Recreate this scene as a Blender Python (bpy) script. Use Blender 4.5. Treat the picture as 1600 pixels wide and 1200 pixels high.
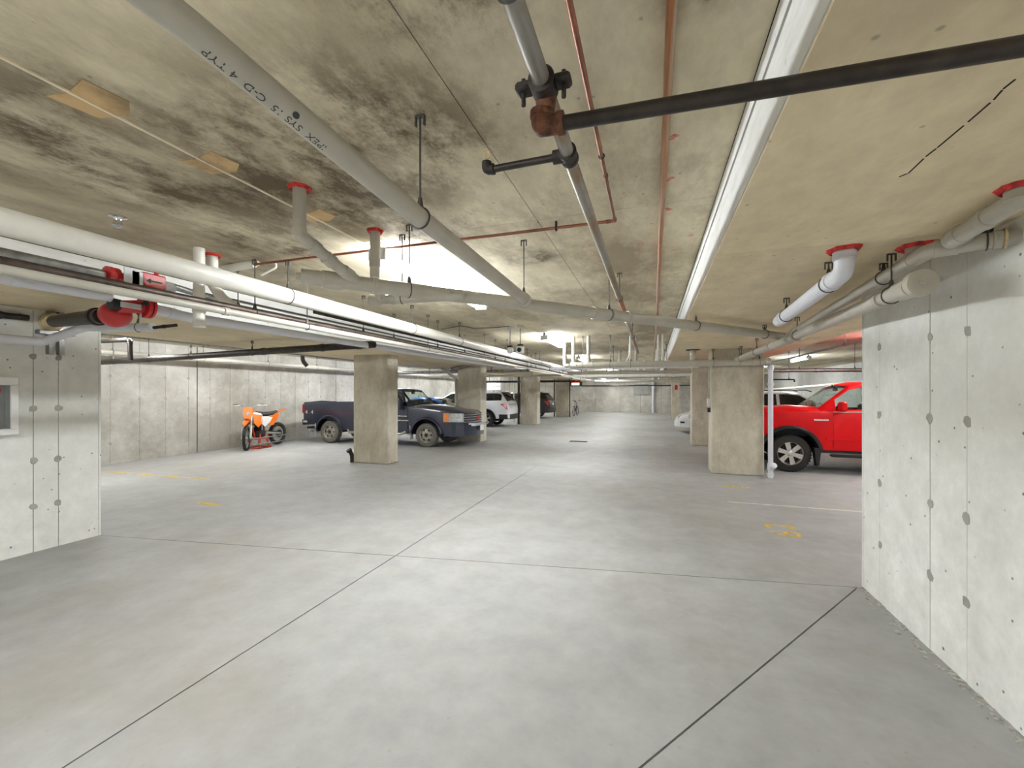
import bpy, bmesh, math, random
from mathutils import Vector, Matrix
random.seed(7)
for o in list(bpy.data.objects): bpy.data.objects.remove(o)
SC = bpy.context.scene
COL = SC.collection
PI = math.pi

# ---------------------------------------------------------------- camera, world, exposure
cd = bpy.data.cameras.new('camera'); cam = bpy.data.objects.new('camera', cd); COL.objects.link(cam)
cam.location = (0, 0, 1.6); cam.rotation_euler = (PI/2, 0, math.radians(18.178))
cd.sensor_width = 36; cd.lens = 15.075; cd.shift_y = 12/1600; cd.clip_start = .02
SC.camera = cam
wd = bpy.data.worlds.new('world'); SC.world = wd; wd.use_nodes = True
wd.node_tree.nodes['Background'].inputs[0].default_value = (.6, .62, .65, 1)
wd.node_tree.nodes['Background'].inputs[1].default_value = .25
SC.view_settings.view_transform = 'Standard'; SC.view_settings.look = 'None'
SC.view_settings.gamma = 1; SC.view_settings.use_curve_mapping = False
SC.view_settings.exposure = 0.60
SC.cycles.diffuse_bounces = 8
LAMP = 72.0        # radiance of the tube lenses

# ---------------------------------------------------------------- materials
def srgb(r, g, b):
    f = lambda c: (c/12.92 if c <= .04045 else ((c+.055)/1.055)**2.4)
    return (f(r/255), f(g/255), f(b/255), 1)
class NT:
    def __init__(s, name):
        s.m = bpy.data.materials.new(name); s.m.use_nodes = True
        s.t = s.m.node_tree; s.b = s.t.nodes['Principled BSDF']
    def n(s, typ, **kw):
        x = s.t.nodes.new(typ)
        for k, v in kw.items():
            if k.startswith('i_'): x.inputs[int(k[2:]) if k[2:].isdigit() else k[2:]].default_value = v
            else: setattr(x, k, v)
        return x
    def l(s, a, ao, b, bi): s.t.links.new(a.outputs[ao], b.inputs[bi])
    def set(s, **kw):
        for k, v in kw.items(): s.b.inputs[k.replace('_', ' ')].default_value = v
        return s
    def noise(s, scale, detail=4, rough=.6, vec=None, stretch=None):
        if vec is None:
            vec = s.n('ShaderNodeNewGeometry'); out = 'Position'
        else: vec, out = vec
        if stretch:
            mp = s.n('ShaderNodeMapping'); mp.inputs['Scale'].default_value = stretch; s.l(vec, out, mp, 0); vec, out = mp, 0
        x = s.n('ShaderNodeTexNoise'); x.inputs['Scale'].default_value = scale; x.inputs['Detail'].default_value = detail
        x.inputs['Roughness'].default_value = rough; s.l(vec, out, x, 'Vector'); return x
    def ramp(s, src, so, stops):
        r = s.n('ShaderNodeValToRGB'); e = r.color_ramp.elements
        while len(e) < len(stops): e.new(.5)
        for el, (p, c) in zip(e, stops):
            el.position = p; el.color = c if hasattr(c, '__len__') else (c, c, c, 1)
        s.l(src, so, r, 0); return r
    def mix(s, fac, a, b, mode='MIX'):
        x = s.n('ShaderNodeMix', data_type='RGBA', blend_type=mode)
        for v, i in ((fac, 0), (a, 6), (b, 7)):
            if isinstance(v, tuple) and len(v) == 2 and hasattr(v[0], 'outputs'): s.l(v[0], v[1], x, i)
            elif hasattr(v, 'outputs'): s.l(v, 2 if v.bl_idname == 'ShaderNodeMix' else 0, x, i)
            else: x.inputs[i].default_value = v
        return x
def simple(name, col, rough=.5, metal=0, coat=0, var=.06, scale=6, bump=0):
    t = NT(name).set(Roughness=rough, Metallic=metal)
    if coat: t.set(Coat_Weight=coat, Coat_Roughness=.06)
    nz = t.noise(scale)
    d = tuple(max(0, c*(1-var*3)) for c in col[:3])+(1,); u = tuple(min(1, c*(1+var)) for c in col[:3])+(1,)
    r = t.ramp(nz, 0, [(.3, d), (.62, u)]); t.l(r, 0, t.b, 'Base Color')
    if bump:
        b = t.n('ShaderNodeBump', i_Strength=bump, i_Distance=.004); t.l(nz, 0, b, 'Height'); t.l(b, 0, t.b, 'Normal')
    return t.m
def concrete(name, light, dark, stain, stain_amt=.5, scale=.9, pits=.5, rough=.85, stretch=(1, 1, 1), spec=.3, rnd=.0, bump=.25, pitcol=(.05, .045, .04, 1), mottle=0, pscale=7.5, big_pits=0):
    t = NT(name).set(Roughness=rough); t.b.inputs['Specular IOR Level'].default_value = spec
    a = t.noise(scale, 6, .62, stretch=stretch); b = t.noise(scale*7, 5, .7, stretch=stretch); c = t.noise(scale*.55, 7, .72, stretch=stretch)
    base = t.ramp(a, 0, [(.36, dark), (.6, light)])
    fine = t.ramp(b, 0, [(.3, .80), (.68, 1.08)])
    m1 = t.mix(.75, base, fine, 'MULTIPLY')
    sr = t.ramp(c, 0, [(.47, 0.0), (.62, stain_amt)])
    m2 = t.mix(sr, m1, stain)
    if mottle:       # dark blotches of form oil, gathered in a few patches of the slab
        c2 = t.noise(2.1, 9, .74, stretch=(1.25, .8, 1)); gy_ = t.n('ShaderNodeNewGeometry'); last_m = None
        for (px, py, rr) in ((-1.9, 1.9, 1.0), (-2.5, 1.5, .9), (-1.2, 1.75, .7), (-.62, 1.0, .42), (.15, 1.2, .26), (-2.9, 2.6, .6), (-1.6, 2.75, .5), (-1.0, 3.6, .3)):
            dn = t.n('ShaderNodeVectorMath', operation='DISTANCE'); t.l(gy_, 'Position', dn, 0); dn.inputs[1].default_value = (px, py, 2.77)
            mr = t.n('ShaderNodeMapRange'); t.l(dn, 'Value', mr, 0)
            for i_, v_ in ((1, rr*.45), (2, rr*1.15), (3, 1.0), (4, .0)): mr.inputs[i_].default_value = v_
            if last_m is None: last_m = mr
            else:
                mx_ = t.n('ShaderNodeMath', operation='MAXIMUM'); t.l(last_m, 0, mx_, 0); t.l(mr, 0, mx_, 1); last_m = mx_
        cr_ = t.ramp(c2, 0, [(.40, .12), (.47, .35*mottle), (.58, mottle)])
        mm = t.n('ShaderNodeMath', operation='MULTIPLY'); t.l(last_m, 0, mm, 0); t.l(cr_, 0, mm, 1)
        m2 = t.mix((mm, 0), m2, srgb(98, 84, 64))
    # bug holes
    geo = t.n('ShaderNodeNewGeometry'); vo = t.n('ShaderNodeTexVoronoi', i_Scale=pscale); t.l(geo, 'Position', vo, 'Vector')
    pr = t.ramp(vo, 'Distance', [(.04, pits), (.085, 0.0)])
    m3 = t.mix(pr, m2, pitcol)
    if big_pits:
        v2 = t.n('ShaderNodeTexVoronoi', i_Scale=3.6); nz2 = t.noise(26, 3, .6); 
        ad = t.n('ShaderNodeVectorMath', operation='MULTIPLY_ADD'); t.l(nz2, 1, ad, 0); ad.inputs[1].default_value = (.03, .03, .03); t.l(geo, 'Position', ad, 2); t.l(ad, 0, v2, 'Vector')
        p2 = t.ramp(v2, 'Distance', [(.022, big_pits), (.045, 0.0)]); m3 = t.mix(p2, m3, pitcol)
    last = m3
    if rnd:
        oi = t.n('ShaderNodeObjectInfo'); rr = t.ramp(oi, 'Random', [(0, 1-rnd), (1, 1+rnd*.4)])
        last = t.mix(1.0, m3, rr, 'MULTIPLY')
    t.l(last, 2, t.b, 'Base Color')
    bp = t.n('ShaderNodeBump', i_Strength=bump, i_Distance=.01); t.l(b, 0, bp, 'Height'); t.l(bp, 0, t.b, 'Normal')
    return t.m
M = {}
M['ceiling'] = concrete('slab_concrete', srgb(232, 222, 196), srgb(206, 195, 168), srgb(150, 137, 114), .8, .9, .4, stretch=(1.6, .8, 1), rnd=.10, mottle=.95)
M['soffit'] = concrete('soffit_concrete', srgb(236, 220, 188), srgb(218, 202, 170), srgb(196, 184, 158), .5, .8, .4, stretch=(1, .6, 1), rnd=.06)
M['beamface'] = concrete('beam_face_concrete', srgb(240, 240, 238), srgb(228, 228, 224), srgb(208, 206, 200), .4, .8, .3, stretch=(1, .5, 2))
M['wall'] = concrete('wall_concrete', srgb(232, 233, 229), srgb(221, 221, 216), srgb(206, 204, 197), .5, .9, .85, rnd=.03, pscale=8.5, big_pits=.9)
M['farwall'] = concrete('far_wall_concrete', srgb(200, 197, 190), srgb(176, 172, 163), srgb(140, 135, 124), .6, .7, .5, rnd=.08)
M['column'] = concrete('column_concrete', srgb(208, 202, 186), srgb(188, 180, 162), srgb(146, 137, 118), .6, 1.5, .45, stretch=(1, 1, .6))
M['floor'] = concrete('floor_concrete', srgb(168, 169, 169), srgb(157, 158, 157), srgb(142, 136, 126), .5, .45, .12, rough=.62, spec=.3, rnd=.02, bump=.05)
M['joint'] = simple('joint_shadow_gap', srgb(34, 32, 30), .95)
M['tie'] = simple('tie_hole_mortar', srgb(158, 156, 149), .95)
M['cement_dirt'] = simple('cement_dirt', srgb(172, 170, 164), .95, var=.2, scale=40)
M['seam'] = simple('seam_fin', srgb(240, 230, 205), .8)
M['patch'] = simple('form_patch', srgb(198, 168, 124), .8, var=.15)
M['pvc_white'] = simple('pvc_white', srgb(226, 224, 214), .38, var=.02)
M['pvc_grey'] = simple('pvc_grey', srgb(182, 178, 166), .4, var=.03)
M['pvc_lilac'] = simple('pvc_cool_white', srgb(214, 215, 222), .36, var=.02)
M['steel'] = simple('galvanised_steel', srgb(160, 160, 158), .38, .85, var=.12, scale=12)
M['black_steel'] = simple('black_steel', srgb(62, 56, 52), .42, .55, var=.15, scale=14)
M['brown_steel'] = simple('brown_steel', srgb(92, 80, 72), .45, .45, var=.18, scale=8)
M['copper'] = simple('copper', srgb(150, 98, 78), .38, .75, var=.15)
t = NT('rusty_steel').set(Roughness=.45, Metallic=.5)
r = t.ramp(t.noise(3, 5, .6, stretch=(1, .5, 1)), 0, [(.40, srgb(150, 148, 142)), (.52, srgb(140, 118, 92)), (.62, srgb(168, 104, 52))]); t.l(r, 0, t.b, 'Base Color'); M['rusty'] = t.m
t = NT('rust_conduit').set(Roughness=.4, Metallic=.5)
r = t.ramp(t.noise(2, 5, .6, stretch=(30, .5, 1)), 0, [(.38, srgb(176, 160, 140)), (.52, srgb(164, 110, 70)), (.65, srgb(150, 92, 50))]); t.l(r, 0, t.b, 'Base Color'); M['rust_conduit'] = t.m
M['rust_cast'] = simple('rusty_cast_iron', srgb(112, 72, 52), .7, .3, var=.25, scale=30, bump=.3)
M['iron'] = simple('dark_iron', srgb(58, 52, 48), .6, .4, var=.15, scale=30)
M['wire'] = simple('hanger_wire', srgb(86, 84, 80), .45, .6)
M['red'] = simple('red_paint', srgb(186, 30, 34), .35, coat=.3)
M['firestop'] = simple('red_firestop', srgb(205, 48, 44), .7, var=.25, scale=25)
M['tag'] = simple('grey_tag', srgb(205, 205, 204), .5)
M['black'] = simple('black_plastic', srgb(26, 26, 27), .55)
M['rubber'] = simple('tyre_rubber', srgb(44, 43, 41), .8, var=.1, scale=20)
M['dusty_rubber'] = simple('dusty_tyre_rubber', srgb(108, 105, 98), .85, var=.1, scale=20)
M['alloy'] = simple('alloy', srgb(196, 194, 188), .3, .7)
M['dusty_alloy'] = simple('dusty_alloy', srgb(168, 163, 152), .5, .4, var=.12)
M['chrome'] = simple('chrome', srgb(215, 215, 215), .15, .95, var=.01)
M['white'] = simple('white_enamel', srgb(232, 232, 230), .4, var=.01)
M['paint_navy'] = simple('slate_blue_car_paint', srgb(40, 46, 66), .32, .2, coat=.9, var=.03, scale=2)
M['paint_red'] = simple('red_car_paint', srgb(214, 0, 14), .4, 0, coat=.12, var=.02, scale=2)
M['paint_red'].node_tree.nodes['Principled BSDF'].inputs['Specular IOR Level'].default_value = .2
M['paint_white'] = simple('white_car_paint', srgb(232, 232, 236), .3, 0, coat=.8, var=.01, scale=2)
M['paint_black'] = simple('black_car_paint', srgb(24, 25, 28), .3, .1, coat=.8, var=.02)
M['paint_blue'] = simple('blue_car_paint', srgb(18, 92, 168), .3, .2, coat=.8, var=.02)
M['paint_silver'] = simple('silver_car_paint', srgb(214, 215, 214), .3, .2, coat=.8, var=.02)
M['interior'] = simple('cabin_fabric', srgb(78, 76, 74), .9)
M['amber'] = simple('amber_lens', srgb(222, 128, 44), .15, coat=.5)
M['taillamp'] = simple('red_lens', srgb(170, 26, 28), .15, coat=.5)
M['headlamp'] = simple('clear_lamp_lens', srgb(206, 208, 208), .12, .35, coat=.8, var=.15, scale=22)
M['orange'] = simple('orange_plastic', srgb(236, 122, 36), .35, coat=.3)
M['orange_red'] = simple('orange_red_steel', srgb(196, 66, 36), .45)
M['yellow_paint'] = simple('worn_yellow_paint', srgb(206, 176, 82), .8, var=.15, scale=18)
M['beige_paint'] = simple('worn_stall_line', srgb(206, 203, 186), .8, var=.06, scale=14)
M['ink'] = simple('pipe_ink', srgb(70, 72, 70), .7)
M['pink_spray'] = simple('pink_spray_paint', srgb(222, 140, 130), .9, var=.2, scale=40)
M['foam'] = simple('cream_foam_sleeve', srgb(214, 194, 150), .8, var=.15, scale=14)
M['grey_panel'] = simple('grey_metal', srgb(150, 150, 146), .5, .3)
def glass(name, tint, trans):
    t = NT(name); t.t.nodes.remove(t.b); out = t.t.nodes['Material Output']
    tr = t.n('ShaderNodeBsdfTransparent'); tr.inputs[0].default_value = tint
    gl = t.n('ShaderNodeBsdfGlossy'); gl.inputs['Roughness'].default_value = .03; gl.inputs[0].default_value = (.9, .95, .95, 1)
    fr = t.n('ShaderNodeFresnel', i_IOR=1.5)
    ma = t.n('ShaderNodeMath', operation='ADD'); ma.inputs[1].default_value = 1-trans; t.l(fr, 0, ma, 0); ma.use_clamp = True
    mx = t.n('ShaderNodeMixShader'); t.l(ma, 0, mx, 0); t.l(tr, 0, mx, 1); t.l(gl, 0, mx, 2); t.l(mx, 0, out, 0)
    return t.m
M['glass'] = glass('car_glass', (.80, .88, .86, 1), .94)
M['dark_glass'] = glass('privacy_glass', (.03, .035, .04, 1), .95)
M['cab_glass'] = glass('cabinet_glass', (.85, .87, .88, 1), .95)
def emit(name, col, st):
    t = NT(name).set(Roughness=.4); t.b.inputs['Base Color'].default_value = (.8, .8, .8, 1)
    nz = t.noise(3); r = t.ramp(nz, 0, [(.2, tuple(c*.97 for c in col[:3])+(1,)), (.8, col)])
    t.l(r, 0, t.b, 'Emission Color'); t.b.inputs['Emission Strength'].default_value = st
    return t.m
M['lens'] = emit('lit_lamp_lens', (.93, .965, 1.0, 1), LAMP)
M['exit'] = emit('lit_red_sign', (1.0, .12, .06, 1), 3.0)

# ---------------------------------------------------------------- mesh helpers
class MB:
    def __init__(s): s.v = []; s.f = []; s.m = []
    def add(s, vs, fs, mi=0):
        o = len(s.v); s.v += [tuple(v) for v in vs]; s.f += [tuple(i+o for i in f) for f in fs]; s.m += [mi]*len(fs)
    def box(s, lo, hi, mi=0):
        x0, y0, z0 = lo; x1, y1, z1 = hi
        s.add([(x0,y0,z0),(x1,y0,z0),(x1,y1,z0),(x0,y1,z0),(x0,y0,z1),(x1,y0,z1),(x1,y1,z1),(x0,y1,z1)],
              [(0,3,2,1),(4,5,6,7),(0,1,5,4),(1,2,6,5),(2,3,7,6),(3,0,4,7)], mi)
    def cbox(s, lo, hi, c=.01, mi=0):
        """box with all edges chamfered"""
        bm = bmesh.new(); bmesh.ops.create_cube(bm, size=1)
        for v in bm.verts: v.co = Vector([(l+h)/2 + k*(h-l) for l, h, k in zip(lo, hi, v.co)])
        bmesh.ops.bevel(bm, geom=bm.edges[:], offset=c, segments=1, affect='EDGES')
        bm.verts.index_update()
        s.add([v.co[:] for v in bm.verts], [[v.index for v in f.verts] for f in bm.faces], mi); bm.free()
    def tube(s, pts, r, n=14, caps=True, mi=0):
        pts = [Vector(p) for p in pts]; rs = r if hasattr(r, '__len__') else [r]*len(pts)
        up = None; rings = []
        for i, p in enumerate(pts):
            if i == 0: t = pts[1]-p
            elif i == len(pts)-1: t = p-pts[-2]
            else: t = (pts[i+1]-p).normalized()+(p-pts[i-1]).normalized()
            t = t.normalized() if t.length > 1e-9 else Vector((0, 0, 1))
            if up is None:
                up = Vector((0, 0, 1)) if abs(t.z) < .9 else Vector((1, 0, 0))
            u = (up - t*up.dot(t)).normalized(); w = t.cross(u); up = u
            rings.append([p+(u*math.cos(2*PI*k/n)+w*math.sin(2*PI*k/n))*rs[i] for k in range(n)])
        vs = [q for ring in rings for q in ring]; fs = []
        for i in range(len(pts)-1):
            for k in range(n):
                k2 = (k+1) % n; fs.append((i*n+k, (i+1)*n+k, (i+1)*n+k2, i*n+k2))
        if caps: fs += [tuple(range(n)), tuple(reversed(range((len(pts)-1)*n, len(pts)*n)))]
        s.add(vs, fs, mi)
    def lathe(s, o, axis, prof, n=24, mi=0):
        """prof: list of (distance along axis, radius)"""
        s.tube([Vector(o)+Vector(axis)*a for a, _ in prof], [max(r, 1e-4) for _, r in prof], n, True, mi) if all(prof[i+1][0] > prof[i][0]+1e-6 for i in range(len(prof)-1)) else s._lathe(o, axis, prof, n, mi)
    def _lathe(s, o, axis, prof, n, mi):
        o = Vector(o); t = Vector(axis).normalized()
        u = (Vector((0, 0, 1)) if abs(t.z) < .9 else Vector((1, 0, 0))); u = (u-t*u.dot(t)).normalized(); w = t.cross(u)
        vs = [o+t*a+(u*math.cos(2*PI*k/n)+w*math.sin(2*PI*k/n))*max(r, 1e-4) for a, r in prof for k in range(n)]
        fs = [(i*n+k, (i+1)*n+k, (i+1)*n+(k+1) % n, i*n+(k+1) % n) for i in range(len(prof)-1) for k in range(n)]
        s.add(vs, fs, mi)
    def ball(s, c, r, sc=(1, 1, 1), nu=14, nv=9, mi=0):
        vs = []; fs = []
        for j in range(nv+1):
            th = PI*j/nv
            for i in range(nu):
                ph = 2*PI*i/nu; vs.append((c[0]+r*sc[0]*math.sin(th)*math.cos(ph), c[1]+r*sc[1]*math.sin(th)*math.sin(ph), c[2]+r*sc[2]*math.cos(th)))
        for j in range(nv):
            for i in range(nu):
                fs.append((j*nu+i, (j+1)*nu+i, (j+1)*nu+(i+1) % nu, j*nu+(i+1) % nu))
        s.add(vs, fs, mi)
    def torus(s, c, axis, R, r, n=20, m=8, mi=0):
        c = Vector(c); t = Vector(axis).normalized()
        u = (Vector((0, 0, 1)) if abs(t.z) < .9 else Vector((1, 0, 0))); u = (u-t*u.dot(t)).normalized(); w = t.cross(u)
        vs = []; fs = []
        for i in range(n):
            d = u*math.cos(2*PI*i/n)+w*math.sin(2*PI*i/n)
            for k in range(m):
                vs.append(c+d*(R+r*math.cos(2*PI*k/m))+t*r*math.sin(2*PI*k/m))
        for i in range(n):
            for k in range(m):
                fs.append((i*m+k, ((i+1) % n)*m+k, ((i+1) % n)*m+(k+1) % m, i*m+(k+1) % m))
        s.add(vs, fs, mi)
    def prism(s, poly, off, mi=0):
        """closed 3-D polygon extruded by the vector off"""
        n = len(poly); off = Vector(off)
        vs = [Vector(p) for p in poly]+[Vector(p)+off for p in poly]
        fs = [tuple(reversed(range(n))), tuple(range(n, 2*n))]+[(k, (k+1) % n, n+(k+1) % n, n+k) for k in range(n)]
        s.add(vs, fs, mi)
    def build(s, name, mats, parent=None, smooth=40):
        me = bpy.data.meshes.new(name); me.from_pydata([tuple(v) for v in s.v], [], s.f)
        mats = mats if isinstance(mats, (list, tuple)) else [mats]
        for m in mats: me.materials.append(M[m] if isinstance(m, str) else m)
        if len(mats) > 1:
            for p, i in zip(me.polygons, s.m): p.material_index = i
        bm = bmesh.new(); bm.from_mesh(me); bmesh.ops.recalc_face_normals(bm, faces=bm.faces[:]); bm.to_mesh(me); bm.free()
        if smooth:
            for p in me.polygons: p.use_smooth = True
            me.set_sharp_from_angle(angle=math.radians(smooth))
        o = bpy.data.objects.new(name, me); COL.objects.link(o)
        if parent: o.parent = parent
        return o
def mesh(name, mats, fn, parent=None, smooth=40):
    b = MB(); fn(b); return b.build(name, mats, parent, smooth)
def tag(o, label, cat, group=None, kind=None):
    o['label'] = label; o['category'] = cat
    if group: o['group'] = group
    if kind: o['kind'] = kind
    return o
def struct(o): o['kind'] = 'structure'; return o
def empty(name, loc=(0, 0, 0), rz=0):
    o = bpy.data.objects.new(name, None); COL.objects.link(o); o.location = loc; o.rotation_euler = (0, 0, rz); o.empty_display_size = .2
    return o
def arc_path(pts, R=.1, n=6):
    """polyline with its inner corners rounded"""
    pts = [Vector(p) for p in pts]; out = [pts[0]]
    for a, b, c in zip(pts, pts[1:], pts[2:]):
        d1 = (a-b); d2 = (c-b); r = min(R, d1.length*.45, d2.length*.45)
        p, q = b+d1.normalized()*r, b+d2.normalized()*r
        for k in range(n+1):
            t = k/n; out.append(p*(1-t)**2+b*2*t*(1-t)+q*t*t)
    out.append(pts[-1]); return out
def lerp(a, b, t): return Vector(a)*(1-t)+Vector(b)*t
def text_mesh(s, size, depth=0.0):
    cu = bpy.data.curves.new('lettering', 'FONT'); cu.body = s; cu.size = size; cu.extrude = depth; cu.resolution_u = 3
    ob = bpy.data.objects.new('lettering', cu); COL.objects.link(ob)
    dg = bpy.context.evaluated_depsgraph_get(); me = bpy.data.meshes.new_from_object(ob.evaluated_get(dg))
    bpy.data.objects.remove(ob); return me
def place_text(s, size, origin, xdir, ydir, mat, parent, name='lettering', depth=.002, center=True, bend=None):
    me = text_mesh(s, size, depth)
    xs = [v.co.x for v in me.vertices]; ys = [v.co.y for v in me.vertices]
    cx, cy = ((min(xs)+max(xs))/2, (min(ys)+max(ys))/2) if center else (0, 0)
    X = Vector(xdir).normalized(); Y = Vector(ydir).normalized(); Z = X.cross(Y); o = Vector(origin)
    for v in me.vertices:
        a, b, c = v.co.x-cx, v.co.y-cy, v.co.z
        if bend:           # wrap round a cylinder of radius bend whose surface touches origin
            th = b/bend; v.co = o+X*a+Y*math.sin(th)*(bend+c)-Z*(bend-(bend+c)*math.cos(th))
        else: v.co = o+X*a+Y*b+Z*c
    me.materials.clear(); me.materials.append(M[mat])
    ob = bpy.data.objects.new(name, me); COL.objects.link(ob)
    if parent: ob.parent = parent
    return ob

# ---------------------------------------------------------------- room shell
XL, XR, YB, YF = -11.35, 7.8, -8.0, 34.0       # far left wall, far right wall, wall behind the camera, far end wall
ZC, ZD = 2.77, 2.42                            # ceiling, underside of the dropped bands
NLX, NLY = -5.86, 3.10                         # block of wall on the near left, its end
NRX, NRY = 1.635, 4.23                         # block of wall on the near right, its end
RD0, RD1 = .36, 2.62; LD0, LD1 = -7.35, -4.65  # dropped bands

# floor: cast slabs between sawn joints
fl = struct(mesh('floor', 'joint', lambda b: b.box((XL-.3, YB-.3, -.2), (XR+.3, YF+.3, -.03)), smooth=0))
JX = -2.385
def yj(x): return 3.13+(x+5.66)*(4.21-3.13)/(1.59+5.66)
def slab(poly, g=.005):
    c = sum((Vector((p[0], p[1], 0)) for p in poly), Vector())/len(poly)
    P = []
    n = len(poly)
    for i in range(n):               # inset by g
        a, b, d = (Vector((*poly[(i+k) % n], 0)) for k in (-1, 0, 1))
        e1 = (b-a).normalized(); e2 = (d-b).normalized(); n1 = Vector((-e1.y, e1.x, 0)); n2 = Vector((-e2.y, e2.x, 0))
        m = (n1+n2); m = m/max(m.dot(n1), .2); P.append(b+m*g)
    return mesh('floor_slab', 'floor', lambda b: b.prism([(p.x, p.y, -.03) for p in P], (0, 0, .03)), fl, 0)
dx0 = 1.59; dgy = lambda x: 4.21-(1.59-x)*1.405
slab([(XL, YB), (JX, YB), (JX, yj(JX)), (XL, yj(XL))])
slab([(JX, -1.375), (1.59, 4.21), (JX, yj(JX))])
slab([(JX, YB), (XR, YB), (XR, 4.21), (1.59, 4.21), (JX, -1.375)])
slab([(XL, yj(XL)), (JX, yj(JX)), (JX, 9.0), (XL, 9.0)])
slab([(JX, yj(JX)), (1.59, 4.21), (XR, 4.21), (XR, 9.0), (JX, 9.0)])
slab([(XL, 9.0), (XR, 9.0), (XR, 21.), (XL, 21.)], .0)
slab([(XL, 21.), (XR, 21.), (XR, YF), (XL, YF)], .002)

# ceiling: imprint of the form sheets, one sheet a part
ce = struct(mesh('ceiling', 'joint', lambda b: b.box((XL-.3, YB-.3, ZC+.012), (XR+.3, YF+.3, ZC+.3)), smooth=0))
def sheet(x0, y0, x1, y1, z, parent, mat, name='form_panel', g=.002, t=.012):
    return mesh(name, mat, lambda b: b.box((x0+g, y0+g, z), (x1-g, y1-g, z+t)), parent, 0)
xs = [XL, -9.3, LD0]; mid = [LD1, -3.05, -2.16, -.75, RD0]; xr = [RD1, 5.1, XR]
ys = [YB, -6.93, -4.49, -2.05, .39, 2.83, 5.27, 7.71, 10.15, 12.59, 15.03, 17.47, 19.91, 22.35, 24.79, 27.23, 29.67, YF]
for X in (xs, mid, xr):
    for a, b in zip(X, X[1:]):
        for c, d in zip(ys, ys[1:]): sheet(a, c, b, d, ZC, ce, 'ceiling')
def band(name, x0, x1):
    o = struct(mesh(name, 'joint', lambda b: b.box((x0+.012, YB, ZD+.012), (x1-.012, YF, ZC+.01)), smooth=0))
    for c, d in zip(ys, ys[1:]): sheet(x0, c, x1, d, ZD, o, 'soffit')
    for x, s in ((x0, 1), (x1-.012, 1)):          # side faces: three form boards with joints between
        for k, (z0, z1) in enumerate(((ZD+.0125, 2.598), (2.600, 2.678), (2.680, ZC))):
            dz = .004 if k == 1 else 0
            mesh('form_board', 'beamface', lambda b: b.box((x+(dz if x == x0 else 0), YB, z0+.005), (x+.012-(dz if x != x0 else 0), YF, z1-.005)), o, 0)
    return o
band('trim_1', RD0, RD1); band('trim_2', LD0, LD1)
# walls: form panels with open joints over a backing, and rows of tie holes
TZ = (.45, .91, 1.43, 1.94)
def tie_fn(p, nrm, r=.024):
    def f(b):
        rr = [r*random.uniform(.75, 1.25) for _ in range(8)]
        u = Vector((0, 0, 1)); w = Vector(nrm).cross(u); o = Vector(p)+Vector(nrm)*.002
        ring = [o+(u*math.cos(k*PI/4)+w*math.sin(k*PI/4))*rr[k] for k in range(8)]
        inner = [o-Vector(nrm)*.0009+(u*math.cos(k*PI/4)+w*math.sin(k*PI/4))*rr[k]*.45 for k in range(8)]
        base = [q-Vector(nrm)*.002+(q-o)*.25 for q in ring]
        b.add(ring+inner+base, [(k, (k+1) % 8, 8+(k+1) % 8, 8+k) for k in range(8)]+[tuple(range(8, 16))]+[(k, (k+1) % 8, 16+(k+1) % 8, 16+k) for k in range(8)])
    return f
def wallY(name, X, nx, cuts, z1, back, mat='wall', ties=None, tiecuts=None, gap=.003, wide=()):
    """wall in a plane X=const facing nx; cuts = joint positions along Y"""
    o = struct(mesh(name, 'joint', lambda b: b.box((min(X-nx*.02, X-nx*back), cuts[0], 0), (max(X-nx*.02, X-nx*back), cuts[-1], z1)), smooth=0))
    for a, b_ in zip(cuts, cuts[1:]):
        j = random.uniform(0, .003)
        ga = .012 if a in wide else gap; gb = .012 if b_ in wide else gap
        mesh('form_panel', mat, lambda b: b.box((min(X-nx*.02, X-nx*j), a+ga, 0), (max(X-nx*.02, X-nx*j), b_-gb, z1)), o, 0)
    if ties == 'single':
        for y in (tiecuts or cuts[1:-1]):
            for z in TZ:
                mesh('tie_hole', 'tie', tie_fn((X, y+random.uniform(-.008, .008), z+random.uniform(-.01, .01)), (nx, 0, 0), .026), o, 0)
    elif ties:
        B = MB()
        for y in (tiecuts or cuts[1:-1]):
            for z in TZ: tie_fn((X, y, z), (nx, 0, 0), .03)(B)
        t = B.build('tie_holes', 'tie', o, 0); t['kind'] = 'stuff'
    return o
wr = wallY('wall_right_near', NRX, 1*-1, [YB, -.35, .26, .87, 1.48, 2.09, 2.40, 3.01, 3.34, 3.96, NRY], ZD+.02, XR-NRX-.2, 'wall', 'single', [2.40, 3.01, 3.34, 3.96])
mesh('end_face', 'wall', lambda b: b.box((NRX, NRY, 0), (XR-.2, NRY+.02, ZD+.3)), wr, 0)
wl = wallY('wall_left_near', NLX, 1, [YB, -.8, .13, .74, 1.35, 1.96, 2.57, 2.76, NLY], ZD+.02, NLX-XL-.1, 'wall', 'single', [1.96, 2.57, 2.76])
mesh('end_face', 'wall', lambda b: b.box((XL+.1, NLY, 0), (NLX, NLY+.02, ZC)), wl, 0)
cutsL = [NLY, 4.38, 4.99, 5.60, 6.21, 6.78, 7.34, 7.89, 8.11]+[8.45+.58*k for k in range(8)]+[13.29]+[13.29+.61*k for k in range(1, 34)]+[YF]
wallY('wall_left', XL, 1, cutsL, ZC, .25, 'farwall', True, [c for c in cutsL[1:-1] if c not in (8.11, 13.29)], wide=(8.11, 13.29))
cutsR = [NRY]+[NRY+.61*k for k in range(1, 48)]+[YF]
wallY('wall_right', XR, -1, cutsR, ZC, .25, 'wall', True)
we = struct(mesh('wall_end', 'joint', lambda b: b.box((XL, YF+.02, 0), (XR, YF+.3, ZC)), smooth=0))
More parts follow.
